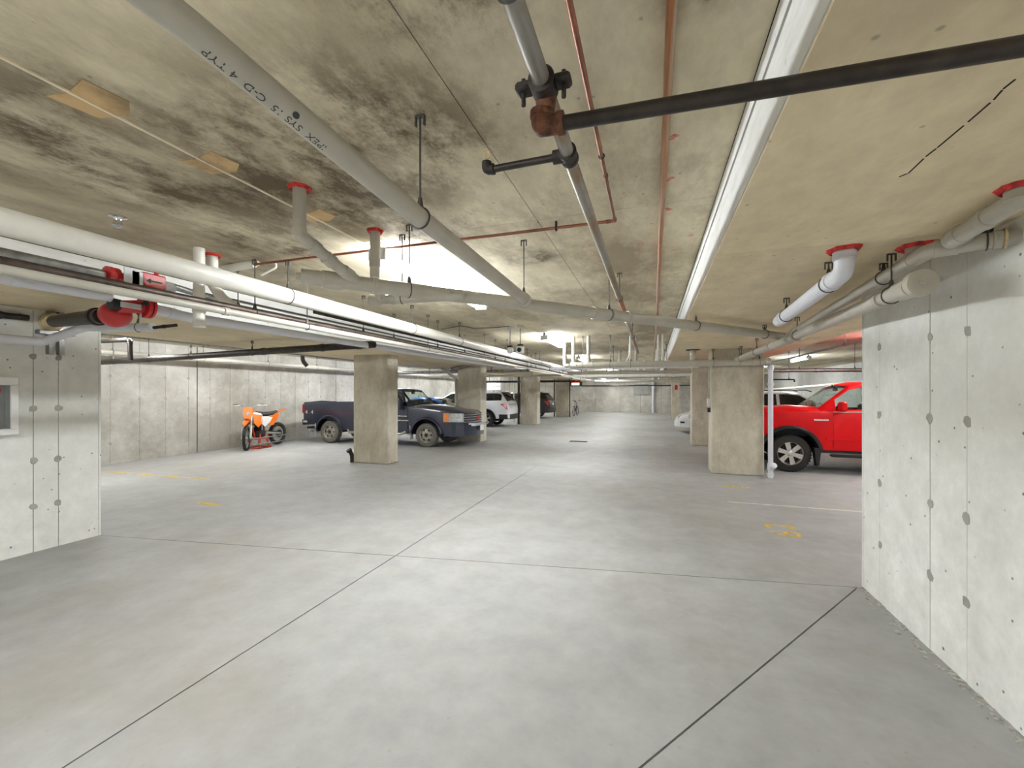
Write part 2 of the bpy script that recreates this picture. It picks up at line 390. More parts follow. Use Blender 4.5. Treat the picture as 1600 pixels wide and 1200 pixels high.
cx = [XL, -9.8, -8.3, -6.8, -5.55, -4.29, -2.4, -.9, .6, 2.1, 3.6, 5.1, 6.5, XR]
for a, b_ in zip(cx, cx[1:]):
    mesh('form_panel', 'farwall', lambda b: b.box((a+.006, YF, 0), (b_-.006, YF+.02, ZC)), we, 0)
struct(mesh('wall_back', 'wall', lambda b: b.box((XL, YB-.3, 0), (XR, YB, ZC)), smooth=0))
# cement scum along the foot of the near right wall
B = MB()
for k in range(190):
    y = random.uniform(.6, NRY-.02); s = random.uniform(.006, .022)
    B.ball((NRX-abs(random.gauss(0, .035))-.004, y, .002), s, (1, 1.6, .22), 6, 3)
c = B.build('cement_dirt', 'cement_dirt', wr); c['kind'] = 'stuff'

# columns
def column(x0, x1, y0, y1, label, z1=ZD+.02):
    def f(b):
        b.cbox((x0, y0, 0), (x1, y1, z1), .018)
    o = mesh('column', 'column', f, smooth=0)
    tag(o, label, 'column', 'concrete columns along the drive aisle', 'structure'); return o
column(-6.44, -5.53, 8.10, 8.50, 'near left concrete column standing before the dark pickup')
column(-5.99, -5.18, 12.60, 13.1, 'left concrete column beside the front bumper of the dark pickup')
column(-6.20, -5.33, 20.2, 20.75, 'left concrete column just past the white SUV')
column(-5.95, -5.08, 27.1, 27.6, 'farthest left concrete column, right of the black SUV')
R1 = column(1.09, 2.0, 9.18, 9.7, 'stained concrete column beside the red pickup, with a drain pipe on it')
column(1.10, 2.0, 13.8, 14.35, 'pale concrete column behind the stained one on the right')
column(1.03, 1.46, 26.6, 27.1, 'thin pinkish column far down the aisle with a red alarm')

# ---------------------------------------------------------------- painted marks on the floor
def line(pts, w, mat, label, name='stall_line'):
    a, b_ = Vector((*pts[0], 0)), Vector((*pts[1], 0)); d = (b_-a).normalized(); n = Vector((-d.y, d.x, 0))*w/2
    def f(b):
        N = 24
        for k in range(N):          # worn: some lengths are thinner
            p, q = lerp(a, b_, k/N), lerp(a, b_, (k+1)/N); s = random.choice((1, 1, .8, .6))
            b.prism([p-n*s, q-n*s, q+n*s, p+n*s], (0, 0, .0015))
    return tag(mesh(name, mat, f, smooth=0), label, 'floor marking')
line([(-10.67, 5.60), (-7.66, 5.72)], .06, 'yellow_paint', 'faded yellow stall line on the floor left of the aisle, before the motorcycle')
line([(1.03, 6.90), (2.9, 6.88)], .05, 'beige_paint', 'faint cream stall line on the floor before the stained column')
n62 = empty('stall_number', (1.42, 5.68, 0)); tag(n62, 'yellow stencilled 62 on the floor left of the near right wall', 'floor marking')
place_text('6', .46, (0, -.13, .0012), (0, 1, 0), (-1, 0, 0), 'yellow_paint', n62, 'digit', .0006)
place_text('2', .46, (0, .16, .0012), (0, 1, 0), (-1, 0, 0), 'yellow_paint', n62, 'digit', .0006)
def mark(x, y, label):
    def f(b):
        for k in range(5): b.prism([(x-.2+.08*k, y-.05, 0), (x-.14+.08*k, y-.05, 0), (x-.13+.08*k, y+.05, 0), (x-.2+.08*k, y+.06, 0)], (0, 0, .0012))
    tag(mesh('paint_mark', 'yellow_paint', f, smooth=0), label, 'floor marking')
mark(*(1.347, 8.015), 'small worn yellow mark on the floor at the foot of the stained column')
mark(*(-6.028, 4.468), 'small worn yellow mark on the floor of the open left stall')
def gr(b):
    b.cbox((-.28, -.14, 0), (.28, .14, .012), .004)
    for k in range(9): b.box((-.24+.055*k, -.11, .012), (-.215+.055*k, .11, .018))
dg = mesh('drain_grate', 'iron', gr); dg.location = (-2.261, 13.723, 0.000); tag(dg, 'dark drain grate set in the middle of the aisle floor', 'grate')

# ---------------------------------------------------------------- strip lamps
def lamp(x, y0, y1, label, z=ZC, group='strip lamps on the ceiling'):
    o = empty('strip_lamp', (x, (y0+y1)/2, z)); L = (y1-y0)/2
    mesh('housing', 'grey_panel', lambda b: b.cbox((-.028, -L, -.06), (.028, L, 0), .006), o)
    def lens(b):
        b.prism([(.068*math.cos(2*PI*k/20), -L+.02, -.095+.040*math.sin(2*PI*k/20)) for k in range(20)], (0, 2*L-.04, 0))
    mesh('lens', 'lens', lens, o)
    for s in (-1, 1): mesh('end_cap', 'tag', lambda b: b.cbox((-.074, s*L-.016, -.142), (.074, s*L+.016, -.048), .006), o)
    return tag(o, label, 'lamp', group)
lamp(-2.05, 2.86, 5.0, 'lit strip lamp hidden behind the crossing grey pipe near the camera')
lamp(-2.05, 8.3, 9.9, 'second lit strip lamp over the aisle, behind hanging vertical pipes')
for k, y in enumerate((13.6, 18.0, 22.4, 26.8, 31.2)):
    lamp(-2.25, y, y+1.6, ('third', 'fourth', 'fifth', 'sixth', 'last')[k]+' lit strip lamp along the aisle ceiling, counted from the camera')
lamp(-2.05, -1.6, .1, 'lit strip lamp above and behind the camera')
lamp(-2.05, -6.6, -4.9, 'unseen strip lamp added on the ceiling well behind the camera')  # added out of view to put more light on the near end
lamp(-2.05, -4.1, -2.4, 'unseen extra strip lamp added on the ceiling behind the camera')  # extra unseen lamp in the row, added to strengthen light from behind
ORD = ('first', 'second', 'third', 'fourth', 'fifth', 'sixth', 'seventh', 'eighth', 'ninth')
for k in range(9):  # row hidden by the dropped band, added to brighten the left stalls
    y = 4.9+3.3*k; lamp(-9.3, y-.8, y+.8, ORD[k]+' unseen strip lamp added over the left stalls, counted from the camera', group='unseen strip lamps added over the left stalls')
for k, y in enumerate((6.2, 9.9, 16.5, 23.0, 29.5)):  # third is a real lamp, the others are added to light the stalls
    lamp(4.65, y-.8, y+.8, ORD[k]+' lit strip lamp over the right stalls, all but the third added, counted from the camera', group='strip lamps over the right stalls')

# ---------------------------------------------------------------- pipes
def on(pts, seg, f): return lerp(pts[seg], pts[seg+1], f), (Vector(pts[seg+1])-Vector(pts[seg])).normalized()
def hanger(root, c, d, r, zc, ring=True, rod=.005):
    """rod from the ceiling to a ring round a pipe of radius r at c running along d"""
    c = Vector(c); d = Vector(d)
    def f(b):
        top = Vector((c.x, c.y, zc))
        b.tube([(c.x, c.y, c.z+r+.035), top], rod, 6)
        b.box((c.x-.022, c.y-.008, zc-.008), (c.x+.022, c.y+.008, zc))
        for s in (-1, 1): b.box((c.x+s*.02-.003, c.y-.006, zc-.045), (c.x+s*.02+.003, c.y+.006, zc))
        if ring:
            b.torus(c, d, r+.004, .0035, 20, 6)
            b.tube([(c.x, c.y, c.z+r+.002), (c.x, c.y, c.z+r+.045)], [.016, .009], 6)
    return mesh('hanger', 'wire', f, root)
def coupling(root, c, d, r, L, mat, rs=1.22, name='coupling'):
    d = Vector(d).normalized(); c = Vector(c)-d*L/2
    return mesh(name, mat, lambda b: b.lathe(c, d, [(0, r*.98), (.0015, r*rs), (L*.12, r*rs*1.03), (L*.2, r*rs), (L*.8, r*rs), (L*.88, r*rs*1.03), (L-.0015, r*rs), (L, r*.98)], 20), root)
def collar(root, p, r, mat='firestop', R=1.75):
    def f(b):
        n = 22; o = Vector(p)
        rr = [r*R*random.uniform(.88, 1.1) for _ in range(n)]
        top = [o+Vector((math.cos(2*PI*k/n)*rr[k], math.sin(2*PI*k/n)*rr[k], 0)) for k in range(n)]
        low = [o+Vector((math.cos(2*PI*k/n)*rr[k]*.8, math.sin(2*PI*k/n)*rr[k]*.8, -.02)) for k in range(n)]
        inn = [o+Vector((math.cos(2*PI*k/n)*r*1.02, math.sin(2*PI*k/n)*r*1.02, -.012)) for k in range(n)]
        b.add(top+low+inn, [(k, (k+1) % n, n+(k+1) % n, n+k) for k in range(n)]+[(n+k, n+(k+1) % n, 2*n+(k+1) % n, 2*n+k) for k in range(n)])
    return mesh('firestop_collar', mat, f, root)
def pipe(pts, r, mat, label, cat='pipe', name='pipe', group=None, bend=0, couplings=(), hangers=(), collars=(), n=18, rs=1.2):
    P = arc_path(pts, bend) if bend else pts
    o = mesh(name, mat, lambda b: b.tube(P, r, n), smooth=50)
    tag(o, label, cat, group)
    for seg, f, L in couplings:
        c, d = on(pts, seg, f); coupling(o, c, d, r, L, mat, rs)
    for seg, f, zc in hangers:
        c, d = on(pts, seg, f); hanger(o, c, d, r, zc)
    for p in collars: collar(o, p, r)
    return o
def yrun(x, z, y0, y1): return [(x, y0, z), (x, y1, z)]
def yf(y0, y1, ys): return [(0, (y-y0)/(y1-y0)) for y in ys]

# A: large white pipe along the left of the aisle
pipe(yrun(-3.1, 2.455, YB, 30), .069, 'pvc_white', 'thick white drain pipe running down the left of the aisle', name='drain_pipe',
     couplings=[(0, (y-YB)/(30-YB), .10) for y in (9.6, 13.2, 19.2)], rs=1.1,
     hangers=[(0, (y-YB)/(30-YB), ZC) for y in (.9, 3.02, 5.1, 6.6, 9.1, 12, 15, 18, 21)])
BX = -3.7
pipe([(BX, YB, 2.42), (-3.700, 1.990, 2.436)], .027, 'steel', 'shiny galvanised pipe ending at the red alarm valve', hangers=[(0, .8, ZC)])
pipe([(-3.700, 2.457, 2.454), (-3.700, 3.023, 2.393), (-3.7, 26, 2.40)], .026, 'steel', 'galvanised pipe leaving the red valve box down the aisle', hangers=[(1, k/9, ZC) for k in range(9)])
pipe(yrun(-3.35, 2.305, YB, 28), .029, 'brown_steel', 'dark brown steel pipe running under the white drain pipe', couplings=[(0, f, .06) for f in (.24, .34, .47)],
     hangers=[(0, (y-YB)/(28-YB), ZC) for y in (2.9, 4.4, 6.3, 9.0, 12.5, 16)])
pipe(yrun(-3.25, 2.243, YB, 27), .027, 'pvc_grey', 'slim grey plastic pipe, lowest of the left bundle', couplings=[(0, (2.549-YB)/(27-YB), .05), (0, .42, .05)],
     hangers=[(0, (y-YB)/(27-YB), ZC) for y in (3.4, 5.8, 8.1, 11.2)])
pipe([(-3.9, YB, 2.304), (-3.900, 2.133, 2.321)], .042, 'pvc_lilac', 'cool white plastic pipe ending at the red check valve', couplings=[(0, (1.620-YB)/(2.133-YB), .05)], rs=1.06)
pipe([(-3.900, 2.398, 2.283), (-3.900, 2.740, 2.256), (-3.9, 12, 2.30)], .042, 'pvc_lilac', 'cool white plastic pipe running on from the red check valve', couplings=[(0, .5, .06)], rs=1.08)
pipe(yrun(-4.62, 2.66, YB, 12), .008, 'wire', 'thin conduit clipped to the side of the left dropped band', 'conduit', 'conduit')
pipe(yrun(-3.35, 2.43, 3.6, 27), .018, 'black_steel', 'thin dark pipe close under the thick white pipe', couplings=[(0, f, .05) for f in (.12, .3)])

# red alarm valve on the galvanised pipe
v = empty('alarm_valve', (-3.700, 2.134, 2.417)); tag(v, 'red alarm valve with grey tags and a red arrow box', 'valve')
vo = Vector(v.location)
def at(p): return Vector(p)-vo
mesh('flange', 'red', lambda b: b.lathe(at((-3.700, 1.997, 2.438)), (0, 1, 0), [(0, .03), (.002, .058), (.03, .060), (.034, .05), (.05, .05), (.052, .058), (.07, .058), (.072, .03)], 20), v)
mesh('valve_body', 'red', lambda b: b.lathe(at((-3.700, 2.043, 2.432)), (0, 1, 0), [(0, .035), (.05, .04), (.12, .045), (.14, .03)], 18), v)
for q, w in ((at((-3.620, 2.092, 2.475)), .10), (at((-3.620, 2.141, 2.459)), .075)):
    mesh('grey_tag', 'tag', lambda b: b.cbox(tuple(q+Vector((-.004, -.03, -.09))), tuple(q+Vector((.004, w-.03, .03))), .003), v)
bx = at((-3.660, 2.272, 2.442))
mesh('valve_box', 'red', lambda b: b.cbox(tuple(bx+Vector((-.05, -.085, -.065))), tuple(bx+Vector((.03, .085, .06))), .01), v)
mesh('arrow', 'black', lambda b: b.prism([tuple(bx+Vector((.0315, y, z))) for y, z in ((-.06, 0), (-.03, .02), (-.03, .006), (.05, .006), (.05, -.006), (-.03, -.006), (-.03, -.02))], (.002, 0, 0)), v, 0)
mesh('cap_screw', 'red', lambda b: b.lathe(tuple(bx+Vector((0, .03, .06))), (0, 0, 1), [(0, .016), (.05, .016), (.052, .05), (.066, .05), (.068, .01)], 14), v)
mesh('outlet', 'tag', lambda b: b.lathe(tuple(bx+Vector((-.04, .09, -.01))), (0, 1, 0), [(0, .05), (.08, .05), (.085, .03)], 16), v)
for k in range(2): mesh('terminal', 'black', lambda b: b.cbox(tuple(bx+Vector((-.02, -.13, -.035+.05*k))), tuple(bx+Vector((.01, -.085, -.005+.05*k))), .004), v)
# red check valve hanging under the bundle, fed by a black pipe out of the near left wall
k0 = (-3.900, 2.166, 2.206); v = empty('check_valve', k0); tag(v, 'red check valve with round body and side flange under the pipe bundle', 'valve'); vo = Vector(k0)
mesh('body', 'red', lambda b: b.ball(at((-4.000, 2.221, 2.201)), .115, (.8, .95, .85), 18, 12), v)
mesh('neck', 'red', lambda b: b.tube([at((-3.930, 2.182, 2.250)), at((-3.900, 2.347, 2.284))], .052, 18), v)
mesh('flange', 'red', lambda b: b.lathe(at((-3.900, 2.347, 2.284)), (0, 1, 0), [(0, .05), (.002, .088), (.03, .09), (.032, .07), (.04, .07), (.042, .088), (.06, .088), (.062, .04)], 22), v)
mesh('label_plate', 'tag', lambda b: b.cbox(tuple(at((-3.845, 2.239, 2.265))+Vector((-.004, -.07, -.02))), tuple(at((-3.845, 2.239, 2.265))+Vector((.003, .07, .022))), .002), v)
mesh('inlet_ring', 'black', lambda b: b.tube([at((-3.900, 2.133, 2.268)), at((-3.900, 2.190, 2.264))], .046, 16), v)
mesh('drain_stem', 'tag', lambda b: b.tube([at((-3.900, 2.338, 2.236)), at((-3.900, 2.333, 2.143))], .008, 8), v)
mesh('bolt', 'black', lambda b: b.lathe(at((-3.800, 2.300, 2.294)), (1, 0, 0), [(0, .02), (.03, .02), (.032, .01)], 8), v)
fp = pipe([(NLX-.05, 2.703, 2.315), (-4.100, 2.192, 2.192)], .058, 'black_steel', 'black grooved pipe from the left wall to the red check valve', couplings=[(0, .93, .06)])
mesh('foam_sleeve', 'foam', lambda b: b.lathe(Vector((NLX-.02, 2.703, 2.315)), (Vector((-4.100, 2.192, 2.192))-Vector((NLX, 2.703, 2.315))).normalized(), [(0, .095), (.12, .09), (.25, .078), (.26, .058)], 18), fp)
# bracket + white pipe low on the near left wall
br = mesh('pipe_bracket', 'steel', lambda b: (b.box((-5.86, 2.66, 1.98), (-5.80, 2.70, 2.42)), b.box((-5.86, 2.74, 1.98), (-5.80, 2.78, 2.42)), b.box((-5.87, 2.58, 2.18), (-5.78, 2.86, 2.22))), smooth=0)
tag(br, 'pair of steel brackets on the near left wall beside the foam sleeve', 'bracket')
pipe([(-5.72, YB, 2.02), (-5.720, 2.581, 2.093), (-5.400, 2.740, 2.246), (-4.750, 2.960, 2.241)], .042, 'pvc_lilac', 'white plastic pipe bending up along the near left wall', bend=.05,
     couplings=[(0, .97, .05), (1, .95, .05), (2, .55, .05), (2, .93, .07)], rs=1.08, hangers=[(2, .78, ZD)])
pipe([(-4.750, 2.960, 2.241), (-4.550, 3.045, 2.269)], .016, 'iron', 'short dark pipe stub clipped under the left dropped band', couplings=[(0, .45, .02)])
pipe([(-5.818, YB, 2.22), (-5.818, 2.514, 2.322)], .03, 'black_steel', 'dark steel pipe ending at the near left wall bracket', couplings=[(0, .98, .06)])

# white risers through the left of the ceiling
o = pipe([(-3.518, 2.528, 2.770), (-3.518, 2.528, 2.13)], .041, 'pvc_white', 'white riser dropping from the ceiling behind the thick pipe', couplings=[(0, .78, .05), (0, .97, .05)], rs=1.12)
q = (-3.574, 2.682, 2.770)
o = pipe([q, (q[0], q[1], 2.52), (q[0]+.08, q[1]+.02, 2.40), (q[0]+.16, q[1]+.10, 2.30)], .042, 'pvc_white', 'white riser with elbows joining the left bundle', couplings=[(0, .6, .05), (2, .5, .07)], rs=1.12, bend=.03, collars=[q])
o = pipe([(-3.880, 2.900, 2.713), (-3.418, 2.950, 2.755)], .036, 'pvc_white', 'short white pipe stub with a valve above the thick pipe')
mesh('valve', 'foam', lambda b: b.ball((-3.395, 2.950, 2.764), .035, (1, 1, 1), 12, 8), o)
mesh('hose', 'pvc_white', lambda b: b.tube(arc_path([(-3.335, 2.950, 2.644), (-3.212, 3.000, 2.715), (-3.227, 3.000, 2.763), (-3.316, 3.000, 2.765)], .06), .01, 8), o)

# B: grey-white pipe with printed text, descending to the crossing drain
B0, B1, B2 = (-1.087, 0.793, 2.500), (-0.936, 1.571, 2.335), (-0.947, 3.240, 2.315)
Bn = (B0[0]-.02, YB, 2.56)
pt = pipe([Bn, B0, B1, B2], .041, 'pvc_grey', 'pale plastic drain pipe with printed lettering, near the camera', name='drain_pipe', hangers=[(2, .02, ZC), (2, .96, ZC)], couplings=[(2, .97, .07)], n=24)
dB = (Vector(B1)-Vector(B0)).normalized()
vw = (Vector((0, 0, 1.6))-lerp(B0, B1, .25)); vw = (vw-dB*vw.dot(dB)).normalized(); sd = dB.cross(vw)
nrm = (vw*.80-sd*.60).normalized() if (vw-sd).x < (vw+sd).x else (vw*.80+sd*.60).normalized()
place_text('IPEX  SYS 15  C-D  4 TYPE PVC', .034, tuple(lerp(B0, B1, .17)+nrm*.0413), tuple(-dB), tuple(nrm.cross(-dB)), 'ink', pt, 'printed_text', .0003, bend=.0413)
[o for o in pt.children if o.name.startswith('printed_text')][0]['kind'] = 'stuff'
mesh('round_mark', 'ink', lambda b: b.lathe(lerp(B0, B1, .30)+vw*.0405, vw, [(0, .010), (.0012, .010), (.0014, .006)], 14), pt)

# C: crossing grey drain
C0, C1 = (-2.076, 2.120, 2.315), (1.856, 6.599, 2.305)
pc = pipe([C0, C1], .049, 'pvc_grey', 'long grey drain pipe crossing the aisle diagonally below the ceiling', name='drain_pipe',
     couplings=[(0, .03, .12), (0, .075, .035), (0, .40, .035), (0, .435, .035), (0, .47, .03), (0, .97, .05)], rs=1.15,
     hangers=[(0, .115, ZC), (0, .43, ZC), (0, .64, ZC), (0, .86, ZD)], n=24)
mesh('end_plug', 'pvc_grey', lambda b: b.lathe(Vector(C0)-(Vector(C1)-Vector(C0)).normalized()*.03, (Vector(C1)-Vector(C0)).normalized(), [(0, .004), (.001, .022), (.03, .022), (.031, .05)], 14), pc)
E0 = (-1.918, 1.949, 2.770); eb = lerp(C0, C1, .06)
pipe([E0, (E0[0], E0[1], 2.50), tuple(lerp((E0[0], E0[1], 2.48), tuple(eb), .5)), tuple(eb)], .036, 'pvc_grey', 'grey riser with elbows dropping from a red ring into the crossing drain', collars=[E0], couplings=[(0, .97, .05), (1, .45, .05), (1, .9, .06), (2, .5, .07)], rs=1.15, bend=.03)
D0 = (-1.914, 2.645, 2.770); D1 = (-2.026, 2.737, 2.290); D2 = (-1.308, 2.861, 2.300)
dz_ = lerp(D1, D2, .13)
pipe([D0, (D0[0], D0[1], 2.42), tuple(dz_)], .036, 'pvc_grey', 'grey riser from a red ring behind the crossing drain', collars=[D0], couplings=[(0, .68, .06), (1, .5, .06)], rs=1.12)
pipe([D1, D2], .036, 'pvc_grey', 'short grey branch pipe behind the crossing drain', couplings=[(0, .06, .08), (0, .26, .04)], rs=1.15, hangers=[(0, .35, ZC)])

# G: sprinkler main with tees, H: dark branch to the right, I: short branch with a head
GX, GZ = -0.312, 2.52
pm = pipe([(GX, YB, GZ), (GX, 5.6, GZ), (GX+.02, 9.2, 2.40)], .026, 'rusty', 'mottled steel sprinkler main over the aisle', name='sprinkler_main', hangers=[(0, (.93-YB)/(5.6-YB), ZC), (0, (4.35-YB)/(5.6-YB), ZC), (1, .4, ZC)])
gy = 1.252
def clamp(b):
    b.lathe((GX, gy-.035, GZ), (0, 1, 0), [(0, .028), (.002, .040), (.068, .040), (.07, .028)], 20)
    for s in (-1, 1):
        b.cbox((GX+s*.058-.026, gy-.026, GZ-.014), (GX+s*.058+.026, gy+.026, GZ+.014), .008)
        b.tube([(GX+s*.062, gy, GZ-.05), (GX+s*.062, gy, GZ+.03)], .007, 8)
mesh('clamp', 'iron', clamp, pm)
HZ, HY = 2.372, 1.215
mesh('tee', 'rust_cast', lambda b: (b.tube([(GX, gy+.03, GZ-.01), (GX, gy+.03, GZ-.06)], [.034, .028], 16), b.tube(arc_path([(GX, gy+.03, GZ-.05), (GX, HY+.02, HZ)], .0), .020, 14)), pm)
mesh('white_band', 'white', lambda b: b.lathe((GX, gy+.16, GZ), (0, 1, 0), [(0, .02), (.001, .028), (.014, .028), (.015, .02)], 20), pm)
hh = pipe([(GX+.01, HY, HZ), (0.715, 1.150, 2.301), tuple(lerp((GX+.01, HY, HZ), (0.715, 1.150, 2.301), 1.25))], .0205, 'black_steel', 'dark steel branch pipe crossing to the right near the camera', name='sprinkler_branch')
mesh('elbow', 'rust_cast', lambda b: (b.tube(arc_path([(GX, HY+.004, HZ+.045), (GX, HY, HZ), (GX+.06, HY, HZ)], .04), .028, 16), b.lathe((GX+.05, HY, HZ), (1, 0, 0), [(0, .024), (.002, .032), (.02, .032), (.022, .02)], 18), b.lathe((GX, HY+.004, HZ+.05), (0, 0, -1), [(0, .02), (.002, .031), (.02, .031), (.022, .02)], 18)), hh)
ty = 1.653
mesh('tee_coupling', 'iron', lambda b: (b.lathe((GX, ty-.035, GZ), (0, 1, 0), [(0, .026), (.002, .036), (.015, .036), (.017, .032), (.052, .032), (.054, .036), (.068, .036), (.07, .026)], 20), b.tube([(GX, ty, GZ), (GX-.06, ty, GZ)], .026, 14)), pm)
ib = pipe([(GX-.03, ty, GZ), (-0.632, ty, GZ-.004)], .0145, 'black_steel', 'short dark branch pipe ending in a sprinkler head', name='sprinkler_branch')
ix = -0.653
mesh('elbow', 'iron', lambda b: (b.tube(arc_path([(ix+.03, ty, GZ-.004), (ix, ty, GZ-.004), (ix, ty, GZ+.03)], .025), .02, 14), b.lathe((ix+.02, ty, GZ-.004), (1, 0, 0), [(0, .015), (.001, .022), (.013, .022), (.014, .015)], 14)), ib)
mesh('sprinkler_head', 'foam', lambda b: (b.tube([(ix, ty, GZ+.03), (ix, ty, GZ+.045)], .008, 10), b.tube([(ix-.011, ty, GZ+.04), (ix-.013, ty, GZ+.06), (ix-.004, ty, GZ+.075)], .0025, 6), b.tube([(ix+.011, ty, GZ+.04), (ix+.013, ty, GZ+.06), (ix+.004, ty, GZ+.075)], .0025, 6), b.lathe((ix, ty, GZ+.073), (0, 0, 1), [(0, .014), (.003, .015), (.004, .004)], 12)), ib)
# J: copper line
jz = 2.725
J1 = (-0.236, 2.894, 2.725); J2 = (-3.271, 2.893, 2.725)
pj = pipe([(-0.229-.02, YB, 2.725), (-0.229, 1.265, 2.725), J1, J2, tuple(lerp(J1, J2, 1.02))], .0105, 'copper', 'thin copper line turning left across the ceiling', couplings=[(1, .62, .02), (1, .985, .03), (2, .015, .03)], n=12)
for f in (.13, .62):
    c, d = on([J1, J2], 0, f); mesh('clip', 'iron', lambda b: (b.box((c.x-.006, c.y-.01, c.z-.02), (c.x+.006, c.y+.01, c.z+.05)), b.tube([(c.x, c.y, c.z+.03), (c.x, c.y, ZC)], .003, 6)), pj)
c, d = on([(-0.229, 1.265, 2.725), J1], 0, .5); mesh('clip', 'iron', lambda b: (b.torus(c, d, .013, .003, 12, 6), b.tube([(c.x, c.y, c.z+.01), (c.x, c.y, ZC)], .003, 6)), pj)
# K: rust coloured conduit
pipe([(0.053, YB, 2.74), (0.053, 1.423, 2.740), (0.059, 8.758, 2.740), (0.023, 17.112, 2.740)], .0165, 'rust_conduit', 'rust coloured conduit running straight down the aisle ceiling', name='conduit', couplings=[(1, .80, .03)], n=14)
# seam fin and tan patches on the ceiling
def seam(b):
    y = YB
    while y < 12:
        b.box((-2.165, y, ZC-.007), (-2.155+random.uniform(0, .003), y+.3, ZC)); y += .3
mesh('seam_fin', 'seam', seam, ce, 0)
for p, s in (((-2.145, 1.121, 2.770), 1.), ((-2.151, 1.618, 2.770), .95), ((-2.134, 2.311, 2.770), .9)):
    def f(b, p=p, s=s):
        b.prism([(p[0]+x*s, p[1]+y*s, ZC-.003) for x, y in ((-.13, -.085), (-.03, -.07), (.12, -.10), (.14, .04), (.05, .095), (-.10, .07))], (0, 0, .003))
    mesh('tan_patch', 'patch', f, ce, 0)
def spray(px):
    p = px
    def f(b):
        for k in range(3): b.ball((p[0]+random.uniform(-.02, .02), p[1]+random.uniform(-.02, .02), ZC), random.uniform(.008, .016), (1.5, 1, .04), 8, 3)
    return mesh('spray_mark', 'pink_spray', f, ce)
for p in ((0.084, 2.106, 2.770), (0.087, 2.514, 2.770), (0.105, 2.919, 2.770), (-0.471, 3.448, 2.770), (-0.096, 3.540, 2.770), (0.269, 3.470, 2.770), (0.161, 3.786, 2.770)): spray(p)
# crack on the right soffit
B = MB(); cr = [(0.893, 2.014, 2.420), (0.911, 1.990, 2.420), (0.904, 1.868, 2.420), (0.908, 1.812, 2.420), (0.910, 1.669, 2.420), (0.909, 1.564, 2.420), (0.901, 1.516, 2.420), (0.904, 1.475, 2.420)]
for a, b_ in zip(cr, cr[1:]): B.tube([a, tuple(lerp(a, b_, .86))], .0028, 5)
c = B.build('crack', 'joint', bpy.data.objects['trim_1'])
# sprinkler head recessed left
sp = mesh('ceiling_sprinkler', 'chrome', lambda b: (b.lathe((0, 0, 0), (0, 0, -1), [(0, .05), (.006, .05), (.012, .03), (.03, .022), (.05, .026), (.062, .03), (.075, .018), (.08, .002)], 18),), None)
sp.location = (-3.392, 1.898, 2.770); tag(sp, 'small chrome dome fixed under the ceiling left of the aisle', 'ceiling fitting')
# O: dark pipe over the left stalls
od = pipe([(-10.862, 5.679, 2.190), (-5.606, 5.211, 2.240), (-3.798, 5.233, 2.280)], .052, 'black_steel', 'dark pipe crossing below the left dropped band toward the wall', name='drain_pipe',
     couplings=[(0, .95, .06), (1, .5, .05), (1, .86, .07)], rs=1.12, hangers=[(0, .13, ZC), (0, .36, ZC), (0, .6, ZD), (0, .9, ZD)])
pipe([(-9.725, 5.200, 2.540), (-9.136, 5.300, 2.553), (-9.118, 5.300, 2.176)], .04, 'black_steel', 'dark drop pipe over the empty left stall', bend=.06, couplings=[(0, .9, .06), (1, .12, .06)], rs=1.12)
pipe([(-9.0, 4.5, 2.60), (-9.0, 26, 2.60)], .03, 'steel', 'thin steel pipe along the ceiling of the left stalls', hangers=[(0, k/10, ZC) for k in range(1, 9)])
pipe([(-10.75, 4.0, 2.42), (-10.75, 27, 2.42)], .055, 'pvc_grey', 'grey pipe running high along the left stall wall', hangers=[(0, k/12, ZC) for k in range(1, 10)], couplings=[(0, .36, .1)])
e1 = (-9.722, 10.000, 2.648)
pipe([(e1[0], e1[1], ZC), (e1[0], e1[1], 2.5), (-9.654, 10.100, 2.353)], .06, 'black_steel', 'dark elbow drop meeting the high grey wall pipe', bend=.1)

